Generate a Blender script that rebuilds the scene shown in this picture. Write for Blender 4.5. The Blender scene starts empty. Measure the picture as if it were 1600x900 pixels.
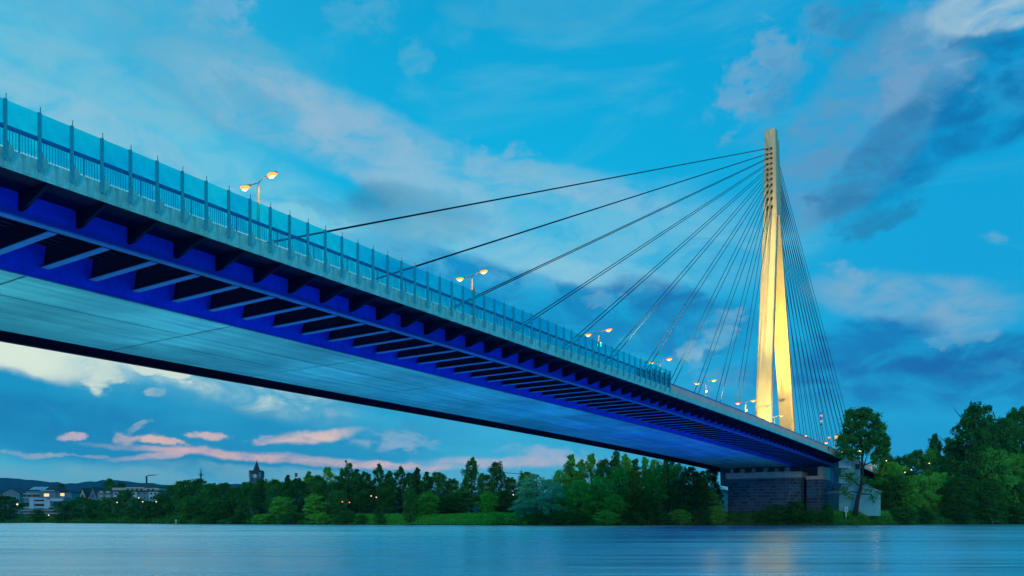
import bpy, math, random
import numpy as np
from math import radians as R, sin, cos, pi, atan2, sqrt, exp

S = bpy.context.scene
C = S.collection
rnd = random.Random(7)

# ------------------------------------------------------------------ camera
TH = math.atan2(830, 1265)            # angle between the view axis and the bridge
F = 1265.0                            # focal length in photo pixels
HOR = 812.0                           # horizon row
CZ = 1.3
cam_d = bpy.data.cameras.new('camera')
cam = bpy.data.objects.new('camera', cam_d); C.objects.link(cam)
cam.location = (0, 0, CZ); cam.rotation_euler = (pi/2, 0, TH)
cam_d.lens = 36*F/1600; cam_d.sensor_width = 36
cam_d.shift_y = (HOR-450)/1600
cam_d.clip_start = 0.1; cam_d.clip_end = 20000
S.camera = cam
S.view_settings.view_transform = 'Standard'
S.view_settings.look = 'None'
S.view_settings.exposure = 0.0
S.view_settings.gamma = 1.0
S.cycles.max_bounces = 7; S.cycles.diffuse_bounces = 3; S.cycles.glossy_bounces = 3
S.cycles.transparent_max_bounces = 24; S.cycles.sample_clamp_indirect = 3.0

def lin(r, g, b):
    def f(v):
        v /= 255.0
        return v/12.92 if v <= 0.04045 else ((v+0.055)/1.055)**2.4
    return (f(r), f(g), f(b), 1.0)

def ground_xy(px, d):
    r = (px-800)/F*d
    return (-sin(TH)*d + cos(TH)*r, cos(TH)*d + sin(TH)*r)
def z_at(py, d): return CZ + (HOR-py)*d/F
def dir_ae(px, py):
    x = -sin(TH)*F + cos(TH)*(px-800); y = cos(TH)*F + sin(TH)*(px-800); z = HOR-py
    return atan2(x, y), atan2(z, math.hypot(x, y))

# ------------------------------------------------------------------ node helper
class NT:
    def __init__(self, nt):
        self.t = nt; nt.nodes.clear()
    def n(self, typ, inp=None, **kw):
        nd = self.t.nodes.new(typ)
        for k, v in kw.items(): setattr(nd, k, v)
        if inp:
            for k, v in inp.items():
                s = nd.inputs[k]
                if isinstance(v, bpy.types.NodeSocket): self.t.links.new(v, s)
                else: s.default_value = v
        return nd
    def math(self, op, a, b=None, c=None, clamp=False):
        inp = {0: a}
        if b is not None: inp[1] = b
        if c is not None: inp[2] = c
        return self.n('ShaderNodeMath', inp, operation=op, use_clamp=clamp).outputs[0]
    def mix(self, f, a, b, typ='MIX'):
        nd = self.n('ShaderNodeMix', None, data_type='RGBA', blend_type=typ)
        for s, v in ((nd.inputs[0], f), (nd.inputs[6], a), (nd.inputs[7], b)):
            if isinstance(v, bpy.types.NodeSocket): self.t.links.new(v, s)
            else: s.default_value = v
        return nd.outputs[2]
    def noise(self, vec, scale, detail=4, rough=0.55, dist=0.0):
        return self.n('ShaderNodeTexNoise', {'Vector': vec, 'Scale': scale, 'Detail': detail, 'Roughness': rough, 'Distortion': dist})
    def rng(self, v, a, b, c=0.0, d=1.0, smooth=False):
        return self.n('ShaderNodeMapRange', {0: v, 1: a, 2: b, 3: c, 4: d}, interpolation_type='SMOOTHSTEP' if smooth else 'LINEAR').outputs[0]

# ------------------------------------------------------------------ sky
SUN_EL, SUN_AZ = R(13), R(150)
W = bpy.data.worlds.new('World'); S.world = W; W.use_nodes = True; W.cycles.sampling_method = 'MANUAL'; W.cycles.sample_map_resolution = 512
w = NT(W.node_tree)
tc = w.n('ShaderNodeTexCoord').outputs['Generated']
sep = w.n('ShaderNodeSeparateXYZ', {0: tc}).outputs
az = w.math('ARCTAN2', sep[0], sep[1]); el = w.math('ARCSINE', sep[2])
# cloud-like warping of the direction
nz = w.noise(tc, 5.0, 6, 0.6)
nz2 = w.noise(tc, 17.0, 5, 0.6)
wv = w.n('ShaderNodeVectorMath', {0: nz.outputs['Color'], 1: (0.5, 0.5, 0.5)}, operation='SUBTRACT').outputs[0]
wv2 = w.n('ShaderNodeVectorMath', {0: nz2.outputs['Color'], 1: (0.5, 0.5, 0.5)}, operation='SUBTRACT').outputs[0]
ae = w.n('ShaderNodeCombineXYZ', {0: az, 1: el}).outputs[0]
ws = w.n('ShaderNodeVectorMath', {0: wv, 1: (0.07, 0.03, 0.0)}, operation='MULTIPLY').outputs[0]
ws2 = w.n('ShaderNodeVectorMath', {0: wv2, 1: (0.03, 0.014, 0.0)}, operation='MULTIPLY').outputs[0]
ae = w.n('ShaderNodeVectorMath', {0: ae, 1: ws}, operation='ADD').outputs[0]
ae = w.n('ShaderNodeVectorMath', {0: ae, 1: ws2}, operation='ADD').outputs[0]
ae2 = w.n('ShaderNodeMapping', {'Vector': tc, 'Scale': (1.0, 1.0, 1.7)}).outputs[0]
edge3 = w.noise(ae2, 34.0, 4, 0.6, 0.4).outputs[0]
edge2 = w.noise(w.n('ShaderNodeMapping', {'Vector': tc, 'Rotation': (.2, .4, .5), 'Scale': (1.2, 1.2, 2.6)}).outputs[0], 13.0, 8, 0.62, 0.6).outputs[0]
# base gradient by elevation
ramp = w.n('ShaderNodeValToRGB', {0: w.rng(el, 0.0, 0.9)})
cr = ramp.color_ramp
cr.elements[0].position = 0.0; cr.elements[0].color = lin(80, 176, 208)
cr.elements[1].position = 1.0; cr.elements[1].color = lin(0, 112, 178)
for p, c in ((0.10, lin(30, 174, 216)), (0.22, lin(10, 176, 222)), (0.45, lin(0, 176, 224)), (0.64, lin(0, 160, 212))):
    e = cr.elements.new(p); e.color = c
azr = w.rng(az, dir_ae(750, 500)[0], dir_ae(1500, 500)[0], 0, 1, True)
base = w.mix(w.math('MULTIPLY', azr, 0.7), ramp.outputs[0], lin(0, 156, 214))
azl = w.rng(az, dir_ae(700, 500)[0], dir_ae(-100, 500)[0], 0, 1, True)
base = w.mix(w.math('MULTIPLY', azl, 0.35), base, lin(70, 194, 222))
# streaky thin cloud over the whole sky
mp = w.n('ShaderNodeMapping', {'Vector': tc, 'Rotation': (0.2, 0.35, 0.5), 'Scale': (1.2, 2.6, 4.2)}).outputs[0]
wis = w.noise(mp, 2.2, 8, 0.6, 0.8).outputs[0]
wism = w.rng(wis, 0.5, 0.78, 0, 1, True)
base = w.mix(w.math('MULTIPLY', wism, 0.30), base, lin(118, 190, 216))
edge = w.noise(ae2, 9.0, 6, 0.55, 0.3).outputs[0]
BLOBS = [  # px, py, half width, half height, tilt (deg, clockwise in the picture), colour, opacity, softness
 (200, 40, 330, 60, 14, (110, 184, 212), .55, 1.2), (60, 230, 260, 70, 20, (134, 204, 222), .6, 1.3), (330, 275, 330, 60, 22, (128, 202, 222), .6, 1.3),
 (160, 130, 120, 26, 12, (120, 186, 212), .5, 1), (130, 190, 150, 24, 16, (150, 190, 212), .5, 1), (330, 100, 120, 60, 20, (90, 170, 205), .5, 1),
 (350, 10, 60, 30, 0, (140, 180, 210), .5, 1), (540, 215, 200, 44, 14, (136, 186, 212), .65, 1), (620, 270, 170, 40, 26, (150, 184, 210), .6, 1), (480, 200, 60, 20, 10, (150, 186, 212), .5, 1),
 (800, 262, 60, 30, 10, (140, 178, 208), .6, 1), (860, 282, 90, 20, 6, (128, 180, 210), .5, 1),
 (840, 10, 110, 26, 0, (60, 166, 208), .6, 1), (552, 30, 34, 22, 20, (90, 172, 208), .5, 1), (600, 22, 26, 24, 30, (90, 172, 208), .5, 1), (652, 100, 22, 22, 20, (96, 176, 208), .6, 1),
 (500, 370, 150, 40, 10, (140, 206, 224), .6, 1.2), (650, 338, 80, 34, 6, (50, 130, 172), .85, 1), (505, 325, 50, 14, 14, (80, 150, 186), .6, 1), (390, 150, 60, 26, 10, (80, 160, 196), .5, 1),
 (900, 345, 240, 60, 10, (120, 196, 222), .6, 1.3), (760, 400, 170, 34, 10, (134, 204, 226), .6, 1.2), (1010, 400, 200, 60, 0, (110, 190, 220), .5, 1.3), (960, 310, 70, 16, 14, (150, 186, 212), .4, 1), (900, 430, 120, 20, 4, (150, 200, 220), .5, 1),
 (820, 470, 210, 34, 16, (0, 142, 200), 1.0, .7), (1000, 505, 150, 46, 6, (0, 132, 192), 1.0, .7), (1040, 470, 70, 26, 20, (0, 116, 180), .8, .7), (930, 465, 40, 18, 0, (126, 176, 206), .5, .8),
 (1125, 520, 60, 26, -40, (124, 178, 208), .8, .8), (1080, 545, 50, 16, -20, (124, 184, 212), .7, .8), (1080, 600, 110, 36, 0, (20, 148, 204), .5, 1), (1160, 590, 60, 20, 0, (100, 170, 206), .6, 1), (1150, 620, 90, 12, 0, (20, 120, 180), .5, 1),
 (1165, 150, 46, 50, -10, (116, 168, 204), .8, .9), (1208, 90, 26, 50, -14, (108, 166, 204), .8, .9), (1210, 150, 36, 50, 0, (60, 150, 200), .7, 1), (1200, 215, 50, 30, 0, (70, 160, 206), .5, 1),
 (1280, 40, 46, 50, 10, (76, 156, 200), .8, 1), (1330, 30, 60, 50, 0, (38, 140, 192), .8, 1), (1310, 110, 40, 40, 0, (50, 150, 200), .5, 1),
 (1450, 205, 120, 52, -34, (0, 128, 188), 1.0, .8), (1340, 200, 130, 70, -42, (90, 154, 196), .9, .8), (1400, 130, 60, 44, -40, (112, 160, 200), .8, .8), (1290, 250, 46, 60, 0, (90, 150, 194), .8, .9), (1370, 250, 90, 34, -36, (30, 122, 176), .85, .9), (1320, 285, 60, 26, -20, (34, 128, 178), .7, .9),
 (1560, 150, 80, 56, -20, (0, 118, 180), 1.0, .8), (1480, 100, 46, 60, -20, (84, 154, 198), .85, .9), (1470, 50, 40, 60, -20, (110, 168, 206), .8, .9), (1520, 62, 60, 22, -6, (40, 126, 178), .8, .9), (1550, 14, 70, 26, 4, (160, 194, 214), .95, 1), (1490, 24, 34, 30, 0, (140, 184, 210), .8, 1),
 (1380, 345, 60, 22, -14, (24, 126, 176), .8, .9), (1340, 355, 40, 24, 0, (30, 136, 186), .6, 1), (1545, 375, 20, 9, 20, (110, 176, 206), .6, 1),
 (1420, 470, 130, 34, 12, (118, 172, 206), .9, .9), (1340, 430, 50, 14, 20, (130, 174, 206), .7, .9), (1490, 500, 70, 34, 8, (120, 172, 206), .8, .9),
 (1420, 585, 240, 52, 4, (0, 126, 188), 1.0, .7), (1340, 535, 90, 26, -6, (0, 122, 186), 1.0, .7), (1560, 560, 110, 30, -4, (4, 106, 170), 1.0, .7), (1500, 535, 46, 14, -6, (120, 172, 204), .8, .7), (1575, 573, 36, 9, -10, (40, 150, 200), .7, .8), (1400, 575, 120, 12, 6, (0, 100, 170), .7, .8),
 (1450, 690, 260, 44, 0, (0, 152, 208), .7, 1),
 (700, 640, 380, 60, 6, (40, 166, 210), .7, 1),
 (150, 552, 320, 50, 10, (222, 238, 220), 1.0, .4), (0, 545, 260, 40, 0, (222, 238, 220), 1.0, .4),
 (190, 672, 410, 60, 4, (0, 140, 190), 1.0, .6), (30, 618, 110, 30, 6, (0, 146, 196), 1.0, .5), (110, 545, 230, 26, 10, (222, 238, 220), 1.0, .5), (250, 632, 110, 28, 6, (30, 156, 200), .9, .5), (430, 655, 260, 56, 6, (16, 148, 196), .95, .7),
 (60, 650, 190, 34, 2, (0, 122, 178), .9, .8), (360, 612, 200, 22, 8, (70, 172, 208), .7, 1), (160, 586, 34, 26, -20, (206, 226, 214), .95, .8), (236, 572, 60, 16, 12, (214, 230, 218), .9, .5), (238, 613, 12, 8, 0, (150, 186, 200), .8, .7),
 (517, 642, 14, 9, 0, (160, 180, 200), .6, 1), (620, 688, 50, 16, 4, (140, 178, 208), .8, .8), (560, 660, 120, 14, 4, (60, 160, 200), .6, 1),
 (216, 684, 34, 8, -8, (210, 186, 188), .95, 1), (266, 690, 54, 6, 8, (224, 188, 182), .95, .9), (330, 684, 34, 7, -4, (212, 186, 188), .95, 1), (216, 670, 20, 6, -30, (150, 176, 196), .8, .8), (500, 679, 62, 10, -8, (230, 200, 192), .95, .9), (452, 686, 60, 6, -4, (214, 190, 194), .9, .9), (116, 683, 24, 8, -4, (196, 182, 198), .9, .6),
 (270, 712, 70, 6, -8, (206, 184, 194), .9, .8), (400, 714, 190, 7, 3, (220, 184, 188), .95, .9), (580, 722, 140, 7, 4, (214, 188, 196), .95, .8), (800, 722, 150, 9, 0, (194, 184, 204), .8, 1), (30, 710, 50, 5, 0, (170, 180, 198), .8, .8), (150, 714, 50, 4, 0, (170, 180, 198), .6, .8),
 (300, 750, 520, 24, 0, (116, 178, 198), .8, 1), (420, 735, 200, 8, 3, (110, 174, 200), .7, .8), (850, 708, 60, 14, 0, (180, 184, 208), .6, 1), (1120, 640, 160, 30, 0, (20, 156, 208), .6, 1)]
col = base
e0 = w.math('MULTIPLY_ADD', edge, 4.6, w.math('MULTIPLY_ADD', edge3, 1.8, -3.2))
e1 = w.math('MULTIPLY_ADD', edge3, 2.6, -1.3)
tex = w.rng(edge2, 0.36, 0.60, 0.25, 1.0)
for (px, py, hw, hh, tilt, c, op, soft) in BLOBS:
    a0, e0 = dir_ae(px, py)
    L = math.hypot(F, px-800); sx = 1.4*hw/L*1.15*cos(atan2(abs(px-800), F)); sy = 1.4*hh/L
    m = w.n('ShaderNodeMapping', {'Vector': ae, 'Location': (a0, e0, 0), 'Rotation': (0, 0, -R(tilt)), 'Scale': (sx, sy, 1)}, vector_type='TEXTURE').outputs[0]
    g0 = w.n('ShaderNodeTexGradient', {0: m}, gradient_type='SPHERICAL').outputs[1]
    g = w.math('ADD', e0 if max(hw, hh) > 60 else e1, g0)
    f = w.rng(g, 0.16, 0.26+0.60*soft, 0, op, True)
    f = w.math('MULTIPLY', f, w.math('MULTIPLY', g0, 5.0, clamp=True))
    if soft >= .7: f = w.math('MULTIPLY', f, tex)
    col = w.mix(f, col, lin(*c))
nish = w.n('ShaderNodeTexSky', None, sky_type='NISHITA', sun_disc=False, sun_elevation=SUN_EL, sun_rotation=SUN_AZ)
bg1 = w.n('ShaderNodeBackground', {0: col, 1: 1.0})
bg2 = w.n('ShaderNodeBackground', {0: nish.outputs[0], 1: 0.003})
add = w.n('ShaderNodeAddShader', {0: bg1.outputs[0], 1: bg2.outputs[0]})
w.n('ShaderNodeOutputWorld', {0: add.outputs[0]})

# ------------------------------------------------------------------ lights
def lamp(name, typ, loc, energy, color, aim=None, **kw):
    l = bpy.data.lights.new(name, typ); l.energy = energy; l.color = color
    for k, v in kw.items(): setattr(l, k, v)
    o = bpy.data.objects.new(name, l); C.objects.link(o); o.location = loc
    if aim is not None:
        from mathutils import Vector
        o.rotation_euler = (Vector(aim)-Vector(loc)).to_track_quat('-Z', 'Y').to_euler()
    return o
# weak warm sun, placed low behind the camera to front-light trees and bridge
sd = (sin(SUN_AZ)*cos(SUN_EL), cos(SUN_AZ)*cos(SUN_EL), sin(SUN_EL))
lamp('sun', 'SUN', (0, 0, 100), 0.38, (1.0, 0.80, 0.62), aim=(-sd[0]*100, -sd[1]*100, 100-sd[2]*100), angle=R(12))

# ------------------------------------------------------------------ materials
def mat(name, build):
    m = bpy.data.materials.new(name); m.use_nodes = True
    t = NT(m.node_tree); sh = build(t)
    t.n('ShaderNodeOutputMaterial', {0: sh}); return m
def pbr(name, c, rough=0.7, metal=0.0, var=0.25, scale=1.0, bump=0.15, stretch=(1, 1, 1), spec=0.4, c2=None, emit=None, each=0.0):
    def b(t):
        oc = t.n('ShaderNodeTexCoord').outputs['Object']
        mp = t.n('ShaderNodeMapping', {'Vector': oc, 'Scale': stretch}).outputs[0]
        n1 = t.noise(mp, scale, 6, 0.6); n2 = t.noise(mp, scale*7, 4, 0.6)
        f = t.math('MULTIPLY_ADD', n2.outputs[0], 0.4, t.math('MULTIPLY', n1.outputs[0], 0.6))
        dark = tuple(v*(1-var) for v in c[:3])+(1,)
        lite = c2 if c2 else tuple(min(1, v*(1+var)) for v in c[:3])+(1,)
        cc = t.mix(t.rng(f, 0.35, 0.65), dark, lite)
        if each: cc = t.n('ShaderNodeHueSaturation', {'Value': t.rng(t.n('ShaderNodeObjectInfo').outputs['Random'], 0, 1, 1-each, 1+each), 'Color': cc}).outputs[0]
        bp = t.n('ShaderNodeBump', {'Strength': bump, 'Height': n2.outputs[0], 'Distance': 0.05}).outputs[0]
        p = t.n('ShaderNodeBsdfPrincipled', {'Base Color': cc, 'Roughness': rough, 'Metallic': metal, 'Normal': bp, 'Specular IOR Level': spec})
        if emit: p.inputs['Emission Color'].default_value = emit[0]; p.inputs['Emission Strength'].default_value = emit[1]
        return p.outputs[0]
    return mat(name, b)
def leafmat(name, c, c2):
    def b(t):
        oc = t.n('ShaderNodeTexCoord').outputs['Object']; ob = t.n('ShaderNodeObjectInfo').outputs['Random']
        n = t.noise(oc, 0.42, 3, 0.55).outputs[0]; n2 = t.noise(oc, 5.0, 2, 0.7).outputs[0]
        f = t.math('MULTIPLY_ADD', t.math('SUBTRACT', n2, .5), 1.5, t.math('MULTIPLY_ADD', t.math('SUBTRACT', n, .5), 1.5, .5))
        f = t.math('ADD', f, t.math('MULTIPLY', t.math('SUBTRACT', ob, 0.5), 0.3))
        cc = t.mix(t.rng(f, 0.2, 0.95), c, c2)
        d = t.n('ShaderNodeBsdfDiffuse', {0: cc, 1: 0.5}).outputs[0]
        tr = t.n('ShaderNodeBsdfTranslucent', {0: cc}).outputs[0]
        return t.n('ShaderNodeMixShader', {0: 0.28, 1: d, 2: tr}).outputs[0]
    return mat(name, b)
M = {}
M['concrete'] = pbr('weathered_concrete', (.42, .44, .42, 1), .85, var=.22, scale=.6, bump=.3)
M['fascia'] = pbr('fascia_concrete', (.25, .66, .52, 1), .8, var=.34, scale=1.6, bump=.25, stretch=(1, 1, .22), each=.10)
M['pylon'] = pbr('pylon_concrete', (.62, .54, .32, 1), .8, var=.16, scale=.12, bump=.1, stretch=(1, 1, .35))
M['shade_navy'] = pbr('navy_shaded_steel', (.0015, .003, .03, 1), .6, var=.4, scale=.5, bump=.02, spec=.12)  # near-black: shade under the deck and on the far side put into the colour
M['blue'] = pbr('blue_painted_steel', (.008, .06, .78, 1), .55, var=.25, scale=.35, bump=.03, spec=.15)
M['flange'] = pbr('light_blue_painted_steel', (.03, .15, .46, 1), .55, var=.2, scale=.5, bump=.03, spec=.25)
M['post'] = pbr('galvanised_blue_post', (.03, .46, .50, 1), .5, .1, .2, 2, .05)
M['rail'] = pbr('dark_blue_handrail', (.01, .10, .34, 1), .5, .1, .2, 2, .05)
M['cable'] = pbr('cable_sheath', (.012, .022, .05, 1), .45, 0, .2, 2, .02)
M['socket'] = pbr('dark_anchor_steel', (.05, .035, .03, 1), .6, .3, .3, 4, .05)
M['parapet'] = pbr('pinkish_parapet_paint', (.95, .52, .42, 1), .7, var=.12, scale=.4, bump=.08, each=.05)
M['asphalt'] = pbr('asphalt', (.05, .05, .055, 1), .9, var=.2, scale=3, bump=.3)
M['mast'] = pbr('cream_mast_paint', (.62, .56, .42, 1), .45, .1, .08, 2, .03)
M['lamp_metal'] = pbr('lamp_housing_metal', (.22, .20, .20, 1), .45, .4, .15, 5, .03)
M['dark'] = pbr('dark_metal', (.02, .025, .035, 1), .5, .4, .3, 5, .05)
M['white'] = pbr('white_render', (.50, .66, .76, 1), .8, var=.12, scale=.8, bump=.1)
M['greywall'] = pbr('grey_render', (.14, .26, .33, 1), .85, var=.15, scale=.8, bump=.1)
M['cream'] = pbr('cream_render', (.50, .48, .42, 1), .85, var=.12, scale=.8, bump=.1)
M['teal'] = pbr('pale_green_render', (.16, .42, .44, 1), .85, var=.14, scale=.7, bump=.12)
M['slate'] = pbr('dark_grey_tower_stone', (.10, .13, .17, 1), .9, var=.2, scale=.8, bump=.2)
M['roof'] = pbr('slate_roof', (.035, .045, .06, 1), .7, var=.3, scale=2, bump=.4)
M['glass_dark'] = pbr('dark_window_glass', (.02, .03, .05, 1), .12, 0, .2, 1, 0, spec=.6)
M['solar'] = pbr('pale_rooflight_glass', (.45, .55, .62, 1), .2, .1, .1, 1, 0, spec=.7)
M['brick'] = pbr('reddish_brick', (.22, .10, .07, 1), .9, var=.3, scale=3, bump=.3)
M['bark'] = pbr('bark', (.045, .035, .028, 1), .95, var=.35, scale=3, bump=.6, stretch=(1, 1, .3))
M['soil'] = pbr('shore_mud_and_stones', (.05, .055, .045, 1), .95, var=.5, scale=1.2, bump=.8)
M['stone'] = pbr('pier_masonry_stone', (.028, .095, .15, 1), .9, var=.5, scale=.9, bump=.6, each=.45)
M['mortar'] = pbr('pier_mortar', (.12, .19, .25, 1), .95, var=.2, scale=2, bump=.4)
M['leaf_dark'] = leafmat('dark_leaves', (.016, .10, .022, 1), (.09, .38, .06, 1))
M['leaf_mid'] = leafmat('mid_green_leaves', (.08, .36, .05, 1), (.28, .80, .10, 1))
M['leaf_pale'] = leafmat('pale_willow_leaves', (.12, .42, .22, 1), (.30, .74, .42, 1))
M['leaf_bright'] = leafmat('bright_green_leaves', (.05, .36, .03, 1), (.14, .62, .07, 1))
M['leaf_rust'] = leafmat('yellow_brown_leaves', (.16, .34, .02, 1), (.60, .42, .05, 1))
M['grass'] = pbr('meadow_grass', (.04, .22, .02, 1), .95, var=.45, scale=.25, bump=.8, c2=(.10, .38, .04, 1))
M['hill'] = pbr('distant_forest', (.006, .05, .07, 1), 1.0, var=.3, scale=.01, bump=0, spec=0)
def gm(name, c, s): return mat(name, lambda t: t.n('ShaderNodeEmission', {0: c, 1: s}).outputs[0])
M['sodium'] = gm('sodium_lamp_light', (1.0, .27, .05, 1), 2.6)
M['flood'] = gm('floodlight_glow', (1.0, .74, .30, 1), 3.0)
M['white_light'] = gm('white_lamp_light', (1.0, .92, .62, 1), 1.6)
M['lit_window'] = gm('lit_window_light', (1.0, .66, .26, 1), 1.3)
M['red_light'] = gm('red_light', (1.0, .12, .08, 1), 3.0)

def boxbottom(t):
    oc = t.n('ShaderNodeNewGeometry').outputs['Position']
    mp = t.n('ShaderNodeMapping', {'Vector': oc, 'Scale': (1.0, .05, 1.0)}).outputs[0]
    n1 = t.noise(mp, 1.1, 6, 0.65); n2 = t.noise(oc, .22, 4, .6); n3 = t.noise(mp, 5, 3, .6)
    f = t.math('ADD', t.math('MULTIPLY', n1.outputs[0], .55), t.math('MULTIPLY', n2.outputs[0], .45))
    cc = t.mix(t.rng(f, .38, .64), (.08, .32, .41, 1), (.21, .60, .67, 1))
    cc = t.n('ShaderNodeHueSaturation', {'Value': t.rng(t.n('ShaderNodeObjectInfo').outputs['Random'], 0, 1, .86, 1.12), 'Color': cc}).outputs[0]
    bp = t.n('ShaderNodeBump', {'Strength': .25, 'Height': n3.outputs[0], 'Distance': .06}).outputs[0]
    return t.n('ShaderNodeBsdfPrincipled', {'Base Color': cc, 'Roughness': .6, 'Normal': bp, 'Specular IOR Level': .3}).outputs[0]
M['soffit'] = mat('pale_steel_soffit', boxbottom)
def glass(t):
    oc = t.n('ShaderNodeTexCoord').outputs['Object']
    z = t.n('ShaderNodeSeparateXYZ', {0: oc}).outputs[2]
    wire = t.math('LESS_THAN', t.math('FRACT', t.math('MULTIPLY', z, 10.0)), 0.13)
    rd = t.n('ShaderNodeObjectInfo').outputs['Random']
    tr = t.n('ShaderNodeBsdfTransparent', {0: t.mix(rd, (.05, .90, .97, 1), (.16, 1.0, 1.0, 1))}).outputs[0]
    dirt = t.rng(t.noise(oc, 1.3, 5, .6).outputs[0], .4, .75, .09, .26)
    df = t.n('ShaderNodeBsdfTranslucent', {0: (.02, .62, .85, 1)}).outputs[0]
    d2 = t.n('ShaderNodeBsdfDiffuse', {0: (.02, .50, .72, 1)}).outputs[0]
    gl = t.n('ShaderNodeBsdfGlossy', {0: (.6, .9, 1, 1), 1: .15}).outputs[0]
    a = t.n('ShaderNodeMixShader', {0: .5, 1: df, 2: d2}).outputs[0]
    b = t.n('ShaderNodeMixShader', {0: dirt, 1: tr, 2: a}).outputs[0]
    b = t.n('ShaderNodeMixShader', {0: .05, 1: b, 2: gl}).outputs[0]
    wd = t.n('ShaderNodeBsdfDiffuse', {0: (.02, .24, .36, 1)}).outputs[0]
    return t.n('ShaderNodeMixShader', {0: t.math('MULTIPLY', wire, .22), 1: b, 2: wd}).outputs[0]
M['barrier_glass'] = mat('cyan_tinted_barrier_glass', glass)
def smoke(t):
    tr = t.n('ShaderNodeBsdfTransparent').outputs[0]; d = t.n('ShaderNodeBsdfDiffuse', {0: (.10, .16, .25, 1)}).outputs[0]
    return t.n('ShaderNodeMixShader', {0: .55, 1: tr, 2: d}).outputs[0]
M['smoke'] = mat('chimney_smoke', smoke)
def water(t):
    pos = t.n('ShaderNodeNewGeometry').outputs['Position']
    rot = t.n('ShaderNodeMapping', {'Vector': pos, 'Rotation': (0, 0, -TH)}, vector_type='POINT').outputs[0]
    mp = t.n('ShaderNodeMapping', {'Vector': rot, 'Scale': (.03, .55, 1)}).outputs[0]
    n1 = t.noise(mp, 1.0, 5, .6); mp2 = t.n('ShaderNodeMapping', {'Vector': rot, 'Scale': (.012, .09, 1)}).outputs[0]
    n2 = t.noise(mp2, 1.0, 4, .55)
    rough = t.rng(t.math('MULTIPLY_ADD', n1.outputs[0], .45, t.math('MULTIPLY', n2.outputs[0], .55)), .38, .62, .15, .32)
    bp = t.n('ShaderNodeBump', {'Strength': .35, 'Height': n1.outputs[0], 'Distance': .35}).outputs[0]
    gl = t.n('ShaderNodeBsdfGlossy', {0: (.90, 1.0, 1.0, 1), 1: rough, 'Normal': bp}).outputs[0]
    df = t.n('ShaderNodeBsdfDiffuse', {0: t.mix(t.rng(n2.outputs[0], .35, .65), (.005, .06, .12, 1), (.03, .16, .24, 1))}).outputs[0]
    return t.n('ShaderNodeMixShader', {0: .95, 1: df, 2: gl}).outputs[0]
M['water'] = mat('smooth_river_water', water)

# ------------------------------------------------------------------ object helpers
WORLD = {}
def put(o, parent=None, wloc=(0, 0, 0)):
    C.objects.link(o); WORLD[o.name] = tuple(wloc)
    if parent is not None:
        o.parent = parent; p = WORLD[parent.name]
        o.location = (wloc[0]-p[0], wloc[1]-p[1], wloc[2]-p[2])
    else: o.location = wloc
    return o
def tag(o, label=None, cat=None, group=None, kind=None):
    if label: o['label'] = label
    if cat: o['category'] = cat
    if group: o['group'] = group
    if kind: o['kind'] = kind
    return o
def root(name, loc, label, cat, group=None):
    o = bpy.data.objects.new(name, None); o.empty_display_size = .3
    put(o, None, loc); return tag(o, label, cat, group)

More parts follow.
